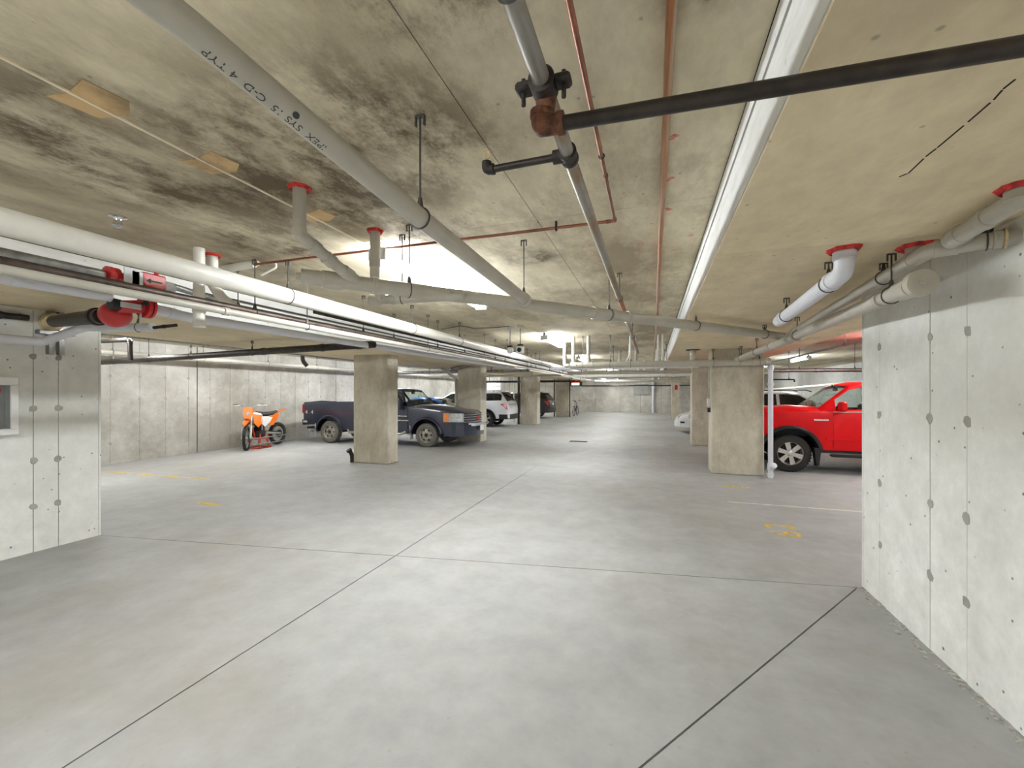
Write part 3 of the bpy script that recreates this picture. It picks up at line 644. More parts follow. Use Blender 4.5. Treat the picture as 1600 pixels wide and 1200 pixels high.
# ---------------------------------------------------------------- vehicles
def cv(pts, x):
    if x <= pts[0][0]: return pts[0][1]
    for (a, va), (b, vb) in zip(pts, pts[1:]):
        if x <= b: return va+(vb-va)*(x-a)/(b-a) if b > a else vb
    return pts[-1][1]
def wheel(root, x, y, R, w, side, style, tyre, alloy):
    """wheel at (x, y) with its outer face towards side (+1/-1 in y); tyre > rim, spokes, hub"""
    ax = (0, side, 0); o = Vector((x, y, R)); hw = w/2; ri = R*.62
    def ty(b):
        b.lathe(o, ax, [(-hw, ri), (-hw*.96, R*.80), (-hw*.8, R*.95), (-hw*.55, R*.995), (0, R), (hw*.55, R*.995), (hw*.8, R*.95), (hw*.96, R*.80), (hw*1.0, ri*1.06), (hw*.9, ri)], 36)
        for k in range(36):           # tread blocks on the shoulders
            for s in (-1, 1):
                a = 2*PI*(k+.25*s)/36; c = o+Vector((math.cos(a)*R*.985, s*hw*.66, math.sin(a)*R*.985)); u = Vector((-math.sin(a), 0, math.cos(a)))*.016; rr = Vector((math.cos(a), 0, math.sin(a)))*.006; yy = Vector((0, hw*.24, 0))
                b.prism([c-u-yy, c+u-yy, c+u+yy, c-u+yy], rr)
    t = mesh('wheel', tyre, ty, root, 30)
    mesh('rim_barrel', alloy, lambda b: (b._lathe(o, ax, [(-hw*.8, ri*.98), (hw*.55, ri*.92), (hw*.82, ri*.94), (hw*.92, ri*1.0)], 32, 0)), t)
    mesh('brake_disc', 'iron', lambda b: b.lathe(o, ax, [(hw*.05, ri*.1), (hw*.06, ri*.86), (hw*.12, ri*.86), (hw*.13, .02)], 24), t)
    def sp(b):
        n = style
        if n == 0:                  # steel wheel: dished disc with round holes
            n = 6
            b.lathe(o, ax, [(hw*.30, ri*.86), (hw*.42, ri*.93), (hw*.70, ri*.62), (hw*.80, ri*.44), (hw*.80, ri*.2)], 30)
            return
        for k in range(n):
            a = 2*PI*k/n+.3; d = Vector((math.cos(a), 0, math.sin(a))); u = Vector((-math.sin(a), 0, math.cos(a)))
            P = [o+d*ri*.20+u*ri*.15, o+d*ri*.94+u*ri*.20, o+d*ri*.94-u*ri*.20, o+d*ri*.20-u*ri*.15]
            b.prism([p+Vector(ax)*hw*(.62 if i in (0, 3) else .70) for i, p in enumerate(P)], Vector(ax)*hw*.16)
    mesh('spokes', alloy, sp, t, 30)
    if style == 0:
        for k in range(6):
            a = 2*PI*k/6; d = Vector((math.cos(a), 0, math.sin(a)))
            mesh('slot', 'black', lambda b: b.lathe(o+d*ri*.70+Vector(ax)*hw*.60, Vector(ax)+d*.55, [(0, ri*.13), (.022, ri*.13), (.023, ri*.02)], 12), t)
    def hub(b):
        b.lathe(o+Vector(ax)*hw*.78, ax, [(0, ri*.26), (.012, ri*.25), (.02, ri*.18), (.022, ri*.02)], 20)
        for k in range(6):
            a = 2*PI*k/6; b.lathe(o+Vector((math.cos(a)*ri*.33, side*hw*.76, math.sin(a)*ri*.33)), ax, [(0, .011), (.012, .011), (.013, .004)], 8)
    mesh('hub', 'iron' if style == 0 else alloy, hub, t)
    return t
def vehicle(name, label, cat, loc, rz, S, group=None):
    root = tag(empty(name, loc, rz), label, cat, group)
    L = S['L']; hw0 = S['hw']; paint = S['paint']
    xs = set([0, .015, .06, .14, L-.16, L-.07, L-.02, L])
    for k in ('belt', 'top', 'hwr'): xs |= {p[0] for p in S[k]}
    for wx in S['wheels']:
        ra = S['arch']
        for k in range(17): xs.add(round(wx-ra*math.cos(PI*k/16), 3))
        xs |= {wx-ra-.004, wx+ra+.004}
    for a, b_, *_ in S['side_glass']: xs |= {a, b_}
    for k in ('windshield', 'rear_glass'):
        if S.get(k): xs |= set(S[k])
    if S.get('bed'): xs |= {S['bed'][0], S['bed'][0]+.001, S['bed'][1], S['bed'][1]-.001}
    xs = sorted(x for x in xs if 0 <= x <= L)
    st = [xs[0]]
    for x in xs[1:]:
        if x-st[-1] < .0008: continue
        while x-st[-1] > .22: st.append(st[-1]+.18)
        st.append(x)
    rows = []
    for x in st:
        hw = cv(S.get('plan', [(0, hw0*.93), (.06, hw0*.985), (.3, hw0), (L-.7, hw0), (L-.25, hw0*.95), (L-.06, hw0*.86), (L, hw0*.78)]), x)
        zb = cv(S.get('sill', [(0, .42)]), x)
        for wx in S['wheels']:
            d = abs(x-wx)
            if d < S['arch']: zb = max(zb, S['R']+math.sqrt(max(0, S['arch']**2-d*d)))
        zt = cv(S['belt'], x); top = cv(S['top'], x); hr = min(cv(S['hwr'], x), hw-.08)
        zm = zb+.45*(zt-.1-zb)
        inbed = S.get('bed') and S['bed'][0] < x < S['bed'][1]
        if inbed:
            p = [(hw-.03, zb), (hw-.005, zm), (hw, zt-.10), (hw-.015, zt-.02), (hw-.03, zt), (hw-.05, zt+.002), (hw-.10, zt), (hw-.105, zt-.03), (hw-.11, .72), (0, .72)]
        else:
            z0, z1 = zt+.012, max(top-.035, zt+.018)
            y0, y1 = hw-.055, hr
            p = [(hw-.03, zb), (hw-.005, zm), (hw, zt-.10), (hw-.02, zt-.01), (y0, z0), (y0+(y1-y0)*.07, z0+(z1-z0)*.07), (y0+(y1-y0)*.90, z0+(z1-z0)*.90), (y1, z1), (y1-.07, max(top, z1)), (0, max(top, z1)+S.get('crown', .035))]
        rows.append(p)
    n = len(rows[0])
    full = lambda i: [(st[i], y, z) for y, z in rows[i]]+[(st[i], -y, z) for y, z in reversed(rows[i][:-1])]
    V = []; F = {}
    for i in range(len(st)): V += full(i)
    N = 2*n-1
    body = []; sg = {}; ws = []; rg = []
    for i in range(len(st)-1):
        xm = (st[i]+st[i+1])/2
        for k in range(N-1):
            q = (i*N+k, (i+1)*N+k, (i+1)*N+k+1, i*N+k+1)
            kk = k if k < n-1 else N-2-k      # row index, mirrored
            dest = body
            if kk == 5:
                for j, (a, b_, *_) in enumerate(S['side_glass']):
                    if a < xm < b_: dest = sg.setdefault((j, k < n-1), [])
            if kk >= 8:
                if S.get('windshield') and S['windshield'][0] < xm < S['windshield'][1]: dest = ws
                if S.get('rear_glass') and S['rear_glass'][0] < xm < S['rear_glass'][1]: dest = rg
            dest.append(q)
    body.append(tuple(range(N))); body.append(tuple((len(st)-1)*N+k for k in range(N)))
    def sub(name, faces, mat, smooth=35):
        used = sorted({i for f in faces for i in f}); ix = {j: k for k, j in enumerate(used)}
        b = MB(); b.add([V[j] for j in used], [tuple(ix[j] for j in f) for f in faces]); return b.build(name, mat, root, smooth)
    sub('body', body, paint)
    for (j, s), f in sg.items(): sub('side_window', f, S['side_glass'][j][2])
    if ws: sub('windshield', ws, 'glass')
    if rg: sub('rear_window', rg, S.get('rear_mat', 'dark_glass'))
    # underside and wheel wells
    w1, w2 = S['wheels']; R = S['R']; ar = S['arch']
    def under(b):
        zf = S.get('floor', .40)
        b.box((w1+ar, -hw0+.08, zf), (w2-ar, hw0-.08, zf+.05)); b.box((.12, -hw0+.1, zf+.02), (w1-ar, hw0-.1, zf+.08)); b.box((w2+ar, -hw0+.12, zf), (L-.15, hw0-.12, zf+.06))
        b.box((w1-ar, -hw0+.36, zf), (w1+ar, hw0-.36, zf+.3)); b.box((w2-ar, -hw0+.36, zf), (w2+ar, hw0-.36, zf+.3))
        for wx in S['wheels']:
            for s in (-1, 1):
                pr = [(wx+ar*1.02*math.cos(PI*k/14), 0, R+ar*1.02*math.sin(PI*k/14)) for k in range(15)]
                P = [(x, s*(hw0-.04), z) for x, y, z in pr]+[(x, s*(hw0-.36), z) for x, y, z in pr]
                b.add(P, [(k, k+1, 15+k+1, 15+k) for k in range(14)]); b.add([P[15+k] for k in range(15)], [tuple(range(15))])
            b.tube([(wx, -hw0+.15, R), (wx, hw0-.15, R)], .05, 10)
    mesh('underbody', 'black', under, root, 30)
    if S.get('flare'):
        mat, wid, r1 = S['flare']
        for wx in S['wheels']:
            for s in (-1, 1):
                def fl_(b):
                    m = 20; vs = []
                    for k in range(m+1):
                        a = -.18+(PI+.36)*k/m
                        for rr, yy in ((ar-.005, -.02), (ar-.005, .030), (ar+.03, .040), (ar+wid, .012), (ar+wid, -.03)):
                            vs.append((wx+rr*math.cos(a), s*(hw0+yy), max(R+rr*math.sin(a), r1)))
                    b.add(vs, [(5*k+j, 5*k+j+1, 5*k+j+6, 5*k+j+5) for k in range(m) for j in range(4)])
                mesh('wheel_arch_flare', mat, fl_, root, 40)
    for i, wx in enumerate(S['wheels']):
        for s in (-1, 1):
            wheel(root, wx, s*(hw0-S.get('ww', .25)/2-.01), R, S.get('ww', .25), s, S['style'], S['tyre'][i], S['alloy'])
    # cabin: seats, dashboard, steering wheel, mirror
    if S.get('cabin'):
        c0, c1, zs = S['cabin']; ds = S.get('drive_side', 1)
        for xx in ([c1-.95] + ([c1-1.75] if c1-c0 > 1.9 else [])):
            for s in (-1, 1):
                def seat(b):
                    b.cbox((xx-.1, s*.40-.25, zs-.25), (xx+.42, s*.40+.25, zs), .04)
                    b.cbox((xx-.22, s*.40-.24, zs-.1), (xx-.06, s*.40+.24, zs+.42), .04)
                    b.cbox((xx-.21, s*.40-.13, zs+.45), (xx-.10, s*.40+.13, zs+.62), .03)
                mesh('car_seat', 'interior', seat, root)
        mesh('dashboard', 'black', lambda b: b.cbox((c1-.22, -hw0+.12, zs), (c1+.12, hw0-.12, zs+.26), .05), root)
        mesh('steering_wheel', 'black', lambda b: (b.torus((c1-.34, ds*.40, zs+.28), (1, 0, .45), .17, .014, 24, 8), b.tube([(c1-.34, ds*.40, zs+.28), (c1-.2, ds*.40, zs+.2)], .02, 8), b.box((c1-.35, ds*.40-.16, zs+.265), (c1-.335, ds*.40+.16, zs+.295))), root)
        mesh('interior_mirror', 'black', lambda b: (b.cbox((S['windshield'][0]-.02, -.12, S['top_z']-.17), (S['windshield'][0]+.01, .12, S['top_z']-.10), .012), b.tube([(S['windshield'][0], 0, S['top_z']-.12), (S['windshield'][0]+.05, 0, S['top_z']-.03)], .012, 6)), root)
    return root
def side_panel_lines(root, xs, z0, z1, hw):
    for x in xs:
        for s in (-1, 1): mesh('door_gap', 'black', lambda b: b.box((x-.004, s*hw-.012, z0), (x+.004, s*hw+.0015, z1)), root, 0)
def mirror(root, x, y, z, s, mat, h=.2, w=.12):
    m = mesh('wing_mirror', mat, lambda b: (b.cbox((x-.05, y+s*.05-(w if s < 0 else 0), z-h/2), (x+.07, y+s*.05+(w if s > 0 else 0), z+h/2), .03)), root)
    mesh('mirror_arm', 'black', lambda b: b.tube([(x+.02, y-s*.06, z-h*.25), (x+.01, y+s*.09, z-h*.25)], .018, 8), m)

# dark blue-grey pickup nosing out of the left stalls
S = dict(L=5.72, hw=.965, paint='paint_navy', plan=[(0, .90), (.06, .95), (.3, .965), (5.05, .965), (5.38, .94), (5.50, .89), (5.60, .77), (5.68, .60), (5.72, .45)], crown=.03, R=.345, arch=.47, ww=.26, style=0, tyre=('dusty_rubber', 'dusty_rubber'), alloy='dusty_alloy',
         wheels=(1.05, 4.46), sill=[(0, .56), (.5, .56), (.51, .42), (4.9, .42), (5.1, .36), (5.72, .40)],
         belt=[(0, 1.25), (2.18, 1.27), (2.2, 1.14), (3.95, 1.15), (4.0, 1.15), (5.2, 1.06), (5.5, 1.02), (5.66, .95), (5.72, .90)],
         top=[(0, 1.25), (2.18, 1.27), (2.2, 1.60), (2.34, 1.67), (3.45, 1.68), (3.56, 1.65), (4.0, 1.19), (4.6, 1.18), (5.2, 1.10), (5.5, 1.045), (5.66, .96), (5.72, .90)],
         hwr=[(2.2, .72), (3.5, .71), (4.0, .84), (5.72, .80)], bed=(.06, 2.16),
         side_glass=[(2.42, 2.80, 'dark_glass'), (2.88, 3.80, 'glass')], windshield=(3.58, 3.98), rear_glass=(2.2, 2.3), flare=('paint_navy', .055, .40), cabin=(2.3, 3.9, .86), top_z=1.70, drive_side=1)
g = vehicle('pickup_truck', 'dark slate-blue pickup truck parked between the left concrete columns', 'pickup truck', (-10.67, 11.73, 0), 0, S); g.scale = (1, .81, 1)
side_panel_lines(g, (2.30, 2.84, 3.86), .50, 1.13, .962)
for s in (-1, 1):
    mesh('door_moulding', 'chrome', lambda b: b.cbox((2.35, s*.965-.012, .735), (3.9, s*.965+.014, .775), .005), g)
    mesh('door_badge', 'chrome', lambda b: b.cbox((3.52, s*.965-.01, .87), (3.84, s*.965+.008, .895), .003), g)
    mesh('running_board', 'chrome', lambda b: b.tube([(1.75, s*.93, .42), (1.85, s*1.0, .36), (3.65, s*1.0, .36), (3.78, s*.93, .42)], .045, 12), g)
    mesh('mud_flap', 'tag', lambda b: (b.cbox((3.93, s*.86-.10, .20), (3.95, s*.86+.12, .62), .006)), g)
    mesh('mud_flap', 'tag', lambda b: (b.cbox((.50, s*.86-.10, .20), (.52, s*.86+.12, .60), .006)), g)
    mirror(g, 3.66, s*.92, 1.24, s, 'paint_navy', .32, .20)
    mesh('headlight', 'headlamp', lambda b: b.prism([(5.19, s*.974, .74), (5.40, s*.955, .74), (5.52, s*.905, .74), (5.60, s*.80, .74), (5.5, s*.70, .74), (5.2, s*.85, .74)], (0, 0, .245)), g, 25)
    mesh('indicator', 'amber', lambda b: b.prism([(5.03, s*.979, .74), (5.185, s*.974, .74), (5.185, s*.88, .74), (5.03, s*.88, .74)], (0, 0, .25)), g, 25)
    mesh('tail_lamp', 'taillamp', lambda b: b.cbox((-.01, s*.90-.05, .92), (.10, s*.90+.075, 1.20), .012), g)
    mesh('fog_lamp', 'headlamp', lambda b: b.lathe((5.66, s*.62, .53), (1, s*.35, 0), [(0, .05), (.02, .05), (.025, .045), (.026, .004)], 14), g)
    mesh('door_handle', 'black', lambda b: b.cbox((2.93, s*.965-.01, 1.0), (3.11, s*.965+.02, 1.04), .006), g)
mesh('front_bumper', 'paint_navy', lambda b: b.prism([(5.05, -.985, .66), (5.42, -.975, .66), (5.62, -.84, .66), (5.80, -.45, .66), (5.82, 0, .66), (5.80, .45, .66), (5.62, .84, .66), (5.42, .975, .66), (5.05, .985, .66), (5.10, .93, .66), (5.10, -.93, .66)], (0, 0, -.33)), g, 25)
mesh('bumper_step', 'chrome', lambda b: b.prism([(5.6, -.62, .70), (5.86, -.52, .70), (5.88, 0, .70), (5.86, .52, .70), (5.6, .62, .70)], (0, 0, -.08)), g, 20)
arcp = lambda d, z: [(5.60+d, -.78, z), (5.68+d, -.58, z), (5.74+d, -.3, z), (5.75+d, 0, z), (5.74+d, .3, z), (5.68+d, .58, z), (5.60+d, .78, z)]
gl = mesh('grille', 'black', lambda b: b.prism(arcp(0, .70)+[(5.4, .7, .70), (5.4, -.7, .70)], (0, 0, .27)), g, 30)
for k in range(4): mesh('grille_bar', 'chrome', lambda b: b.prism(arcp(.015, .725+.068*k)+list(reversed(arcp(-.02, .725+.068*k))), (0, 0, .022)), gl, 30)
place_text('GMC', .13, (5.772, 0, .845), (0, 1, 0), (0, 0, 1), 'red', gl, 'grille_letters', .006)
mesh('licence_plate', 'white', lambda b: b.cbox((5.885, -.16, .47), (5.893, .16, .63), .003), g)
mesh('rear_bumper', 'black', lambda b: b.prism([(.10, -.95, .70), (.02, -.95, .70), (-.14, -.78, .70), (-.16, 0, .70), (-.14, .78, .70), (.02, .95, .70), (.10, .95, .70)], (0, 0, -.16)), g, 20)
mesh('step_plate', 'tag', lambda b: b.cbox((.05, -.975, .62), (.2, -.955, .68), .004), g)
for s, xd in ((-1, (1, 0, 0)), (1, (-1, 0, 0))):
    place_text('4', .17, (.17, s*.952, .955), xd, (0, 0, 1), 'tag', g, 'bed_decal', .016)
    place_text('4', .17, (.40, s*.958, .955), xd, (0, 0, 1), 'tag', g, 'bed_decal', .016)
    place_text('x', .09, (.285, s*.955, .93), xd, (0, 0, 1), 'red', g, 'bed_decal', .016)
mesh('exhaust_pipe', 'steel', lambda b: b.tube([(1.6, -.5, .40), (.5, -.72, .38), (.25, -.86, .36)], .035, 10), g)
for s in (-1, 1):
    mesh('wiper', 'black', lambda b: b.tube([(4.02, s*.15+.25, 1.235), (3.93, s*.15-.25, 1.27)], .010, 6), g)
mesh('aerial', 'black', lambda b: b.tube([(4.25, -.86, 1.14), (4.16, -.86, 1.5)], .004, 5), g)
mesh('hood_emblem', 'chrome', lambda b: b.cbox((5.70, -.2, .965), (5.735, .2, .985), .004), g)

# red pickup nosing towards the aisle on the right
S = dict(L=5.55, hw=.97, paint='paint_red', crown=.03, R=.37, arch=.50, ww=.27, style=6, tyre=('rubber', 'rubber'), alloy='alloy',
         wheels=(1.25, 4.70), sill=[(0, .55), (.6, .46), (5.2, .46), (5.55, .42)],
         belt=[(0, 1.28), (1.9, 1.28), (1.92, 1.20), (4.02, 1.21), (4.5, 1.22), (5.1, 1.19), (5.4, 1.10), (5.5, 1.0), (5.55, .9)],
         top=[(0, 1.28), (1.9, 1.28), (1.92, 1.62), (2.05, 1.74), (3.45, 1.77), (3.66, 1.72), (4.2, 1.27), (4.6, 1.29), (5.1, 1.24), (5.4, 1.13), (5.5, 1.0), (5.55, .9)],
         hwr=[(1.9, .74), (3.6, .74), (4.2, .85), (5.55, .82)], bed=(.06, 1.86),
         side_glass=[(2.12, 2.65, 'dark_glass'), (2.74, 3.92, 'glass')], windshield=(3.68, 4.18), rear_glass=(1.92, 2.02), flare=('black', .06, .42), cabin=(2.0, 4.1, .92), top_z=1.78, drive_side=1)
rtk = vehicle('pickup_truck', 'bright red pickup truck with black wheel arch flares on the right', 'pickup truck', (7.30, 10.64, 0), PI, S); rtk.scale = (1, .85, 1)
side_panel_lines(rtk, (2.70, 3.98), .52, 1.19, .967)
for s in (-1, 1):
    mesh('door_moulding', 'paint_red', lambda b: b.cbox((2.1, s*.97-.012, .655), (4.1, s*.97+.016, .70), .006), rtk)
    mesh('running_board', 'black', lambda b: b.cbox((1.9, s*.93-.08, .335), (4.02, s*.93+.08, .385), .02), rtk)
    mesh('mud_flap', 'black', lambda b: b.prism([(4.18, s*.80, .50), (4.22, s*.80, .16), (4.26, s*.80, .14), (4.30, s*.80, .50)], (0, s*.19, 0)), rtk)
    mirror(rtk, 3.85, s*.90, 1.31, s, 'paint_red', .19, .22)
    mesh('fender_badge', 'chrome', lambda b: b.cbox((4.06, s*.97-.01, 1.03), (4.30, s*.97+.008, 1.065), .004), rtk)
    mesh('headlight', 'headlamp', lambda b: b.prism([(5.25, s*.90, 1.02), (5.25, s*.90, .80), (5.56, s*.62, .80), (5.56, s*.62, 1.02)], (-.05, 0, 0)), rtk, 25)
    mesh('tail_lamp', 'taillamp', lambda b: b.cbox((-.01, s*.90-.05, .90), (.08, s*.90+.06, 1.22), .01), rtk)
    mesh('door_handle', 'black', lambda b: b.cbox((2.78, s*.97-.01, 1.03), (2.97, s*.97+.02, 1.07), .006), rtk)
    mesh('wiper', 'black', lambda b: b.tube([(4.22, s*.2+.28, 1.325), (4.10, s*.2-.25, 1.37)], .010, 6), rtk)
    mesh('window_trim', 'alloy', lambda b: b.cbox((2.1, s*.955-.01, 1.198), (3.98, s*.955+.006, 1.212), .003), rtk)
mesh('front_bumper', 'chrome', lambda b: b.prism([(5.2, -.97, .62), (5.5, -.90, .62), (5.66, -.4, .62), (5.66, .4, .62), (5.5, .90, .62), (5.2, .97, .62)], (0, 0, -.22)), rtk, 25)
mesh('grille', 'black', lambda b: b.cbox((5.5, -.58, .70), (5.59, .58, 1.0), .015), rtk)
mesh('rear_bumper', 'chrome', lambda b: b.cbox((-.16, -.92, .52), (.04, .92, .70), .03), rtk)

# white sport utility nosed into the left wall
def suv_spec(paint, L=4.85, hw=.93, h=1.60, style=5):
    return dict(L=L, hw=hw, paint=paint, crown=.025, R=.355, arch=.43, ww=.24, style=style, tyre=('rubber', 'rubber'), alloy='alloy', wheels=(1.08, L-.92),
         sill=[(0, .40), (.5, .38), (L-.5, .36), (L, .34)],
         plan=[(0, hw*.80), (.05, hw*.90), (.2, hw*.96), (.7, hw), (L-.7, hw), (L-.2, hw*.92), (L, hw*.72)],
         belt=[(0, .86), (.04, .98), (.10, 1.12), (.3, 1.17), (3.4, 1.08), (4.3, 1.02), (L-.12, .90), (L, .78)],
         top=[(0, .86), (.04, .98), (.10, 1.14), (.42, h-.03), (.6, h), (2.6, h), (2.9, h-.03), (3.65, 1.12), (4.3, 1.06), (L-.12, .92), (L, .78)],
         hwr=[(0, hw*.80), (.1, hw*.84), (.45, hw*.76), (2.8, hw*.76), (3.6, hw*.86), (L, hw*.75)],
         side_glass=[(.36, 1.22, 'dark_glass'), (1.30, 2.12, 'dark_glass'), (2.20, 3.35, 'dark_glass')], windshield=(2.92, 3.62), rear_glass=(.12, .42), flare=('black', .05, .36), cabin=(1, 3.5, .80), top_z=h)
def suv_trim(o, S, low='black'):
    hw, L = S['hw'], S['L']
    side_panel_lines(o, (1.30, 2.16, 3.2), .46, 1.06, hw-.003)
    mesh('rear_bumper', low, lambda b: b.prism([(.45, -hw*.99, .58), (.08, -hw*.93, .58), (-.05, -hw*.6, .58), (-.07, 0, .58), (-.05, hw*.6, .58), (.08, hw*.93, .58), (.45, hw*.99, .58)], (0, 0, -.22)), o, 25)
    mesh('rear_spoiler', S['paint'], lambda b: b.prism([(.30, -hw*.72, S['top_z']-.02), (.62, -hw*.74, S['top_z']+.015), (.62, hw*.74, S['top_z']+.015), (.30, hw*.72, S['top_z']-.02)], (0, 0, .02)), o)
    for s in (-1, 1):
        mesh('tail_lamp', 'taillamp', lambda b: b.prism([(.10, s*(hw*.93), 1.07), (.40, s*(hw+.004), 1.05), (.22, s*(hw*.985), .92), (.13, s*(hw*.95), .80), (.06, s*hw*.90, .82)], (-.01, s*.02, 0)), o, 25)
        mesh('sill_trim', low, lambda b: b.cbox((1.5, s*hw-.02, .34), (L-1.36, s*hw+.012, .46), .01), o)
        mesh('roof_rail', 'black', lambda b: b.tube([(.75, s*hw*.70, S['top_z']+.005), (.85, s*hw*.70, S['top_z']+.05), (2.4, s*hw*.70, S['top_z']+.05), (2.55, s*hw*.70, S['top_z']+.0)], .016, 8), o)
        mirror(o, 3.12, s*(hw-.07), 1.14, s, S['paint'], .15, .16)
        mesh('headlight', 'headlamp', lambda b: b.prism([(L-.5, s*hw*.985, .92), (L-.5, s*hw*.985, .78), (L-.06, s*hw*.66, .74), (L-.08, s*hw*.66, .86)], (.03, s*.012, 0)), o, 25)
    mesh('rear_trim_bar', 'chrome', lambda b: b.prism([(.035, -hw*.74, 1.0), (.02, 0, 1.0), (.035, hw*.74, 1.0), (.09, hw*.74, 1.0), (.09, -hw*.74, 1.0)], (0, 0, .03)), o)
    mesh('licence_plate', 'white', lambda b: b.cbox((-.005, -.16, .80), (.02, .16, .93), .003), o)
    mesh('grille', 'black', lambda b: b.cbox((L-.05, -.45, .5), (L+.02, .45, .76), .02), o)
S = suv_spec('paint_white'); w1 = vehicle('sport_utility', 'white sport utility with dark rear glass beyond the second left column', 'car', (-6.12, 18.9, 0), PI, S); w1.scale = (1, .85, 1); suv_trim(w1, S)
S = suv_spec('paint_black', 4.6, .92, 1.52); w2 = vehicle('sport_utility', 'black sport utility far back, between the last two left columns', 'car', (-5.75, 25.5, 0), PI, S); suv_trim(w2, S)
S = suv_spec('paint_white', 4.9, .93, 1.60); S['top'] = [(0, .86), (.04, .98), (.10, 1.14), (.35, 1.57), (.5, 1.6), (1.9, 1.6), (2.2, 1.56), (2.85, 1.16), (4.3, 1.06), (4.78, .92), (4.9, .78)]
S['windshield'] = (2.22, 2.82); S['side_glass'] = [(.32, 1.0, 'dark_glass'), (1.08, 1.6, 'dark_glass'), (1.68, 2.6, 'dark_glass')]; S['hwr'] = [(0, .74), (.1, .78), (.45, .71), (2.1, .71), (2.8, .80), (4.9, .7)]
w3 = vehicle('station_wagon', 'white wagon parked behind the hood of the red pickup', 'car', (1.95, 15.6, 0), 0, S); suv_trim(w3, S)
def sedan_spec(paint):
    hw = .87; L = 4.4
    return dict(L=L, hw=hw, paint=paint, crown=.03, R=.30, arch=.36, ww=.2, style=5, tyre=('rubber', 'rubber'), alloy='alloy', wheels=(.95, 3.50),
         sill=[(0, .32), (.5, .26), (L-.5, .24), (L, .26)], plan=[(0, hw*.75), (.08, hw*.88), (.5, hw), (L-.9, hw), (L-.35, hw*.9), (L-.1, hw*.74), (L, hw*.55)],
         belt=[(0, .72), (.05, .86), (.4, .96), (2.9, .92), (3.6, .84), (L-.2, .68), (L, .52)],
         top=[(0, .72), (.05, .87), (.5, 1.0), (.75, 1.02), (1.35, 1.33), (1.7, 1.38), (2.2, 1.37), (2.4, 1.34), (3.1, .98), (3.6, .90), (L-.2, .71), (L, .53)],
         hwr=[(0, hw*.8), (.7, hw*.84), (1.4, hw*.7), (2.3, hw*.7), (3.1, hw*.84), (L, hw*.7)],
         side_glass=[(.95, 1.75, 'dark_glass'), (1.83, 2.85, 'dark_glass')], windshield=(2.42, 3.08), rear_glass=(.78, 1.33), cabin=(1, 3.0, .66), top_z=1.38)
def sedan_trim(o, S):
    hw, L = S['hw'], S['L']; side_panel_lines(o, (1.80, 2.88), .34, .9, hw-.003)
    for s in (-1, 1):
        mesh('headlight', 'headlamp', lambda b: b.prism([(L-.55, s*hw*.93, .74), (L-.5, s*hw*.93, .62), (L-.10, s*hw*.66, .54), (L-.14, s*hw*.68, .66)], (.04, s*.012, .01)), o, 25)
        mesh('tail_lamp', 'taillamp', lambda b: b.cbox((.0, s*hw*.78-.12, .70), (.12, s*hw*.78+.1, .84), .02), o)
        mirror(o, 2.75, s*(hw-.06), .98, s, S['paint'], .12, .14)
        mesh('fog_lamp', 'black', lambda b: b.lathe((L-.12, s*.52, .40), (1, s*.3, 0), [(0, .06), (.05, .06), (.055, .02)], 12), o)
    mesh('grille', 'black', lambda b: b.cbox((L-.08, -.32, .36), (L+.005, .32, .46), .015), o)
    mesh('front_bumper', S['paint'], lambda b: b.prism([(L-.45, -hw*.93, .5), (L-.12, -hw*.76, .5), (L+.04, -hw*.4, .5), (L+.04, hw*.4, .5), (L-.12, hw*.76, .5), (L-.45, hw*.93, .5)], (0, 0, -.24)), o, 25)
S = sedan_spec('paint_silver'); s1 = vehicle('sedan', 'pale silver sedan nosing out behind the far right column', 'car', (5.25, 18.3, 0), PI, S); sedan_trim(s1, S)
S = sedan_spec('paint_blue')
s2 = vehicle('sedan', 'blue car mostly hidden behind the dark pickup', 'car', (-6.45, 15.1, 0), PI, S); sedan_trim(s2, S)

# ---------------------------------------------------------------- off-road motorcycle on its stand
mb = tag(empty('motorcycle', (-10.72, 9.45, .0), -PI/2+.10), 'orange and white off-road motorcycle with knobby tyres by the left wall', 'motorcycle')
def mwheel(nm, c, R, w, ax, hubm='alloy'):
    ax = Vector(ax).normalized(); c = Vector(c)
    u = Vector((0, 0, 1)); q = ax.cross(u).normalized()
    def ty(b):
        b.torus(c, ax, R-w*.5, w*.48, 32, 10)
        for k in range(30):
            for s in (-1, 0, 1):
                a = 2*PI*(k+.5*(s == 0))/30; d = u*math.sin(a)+q*math.cos(a); tt = ax.cross(d)
                p = c+d*(R-.012-.012*abs(s))+ax*s*w*.30
                b.prism([p-tt*.014-ax*.014, p+tt*.014-ax*.014, p+tt*.014+ax*.014, p-tt*.014+ax*.014], d*.02)
    t = mesh('wheel', 'rubber', ty, mb, 30)
    def rim(b):
        b.torus(c, ax, R-w*1.05, .014, 28, 6); b.lathe(c-ax*.05, ax, [(0, .02), (.002, .035), (.098, .035), (.1, .02)], 14)
        for k in range(18):
            a = 2*PI*k/18; d = u*math.sin(a)+q*math.cos(a); b.tube([c+ax*.03*(-1)**k+d*.03, c+d*(R-w*1.05)], .0028, 4)
    mesh('rim', hubm, rim, t)
    mesh('brake_disc', 'iron', lambda b: b.lathe(c+ax*.055, ax, [(0, .06), (.001, .12), (.004, .12), (.005, .06)], 20), t)
st = .58                                     # front wheel turned
fx = lambda a, y, z: (0.40+(a*math.cos(st)-y*math.sin(st)), a*math.sin(st)+y*math.cos(st), z)   # about the steering axis
mwheel('front', fx(.30, 0, .33), .335, .075, (-math.sin(st), math.cos(st), 0))
mwheel('rear', (-.66, 0, .345), .325, .105, (0, 1, 0))
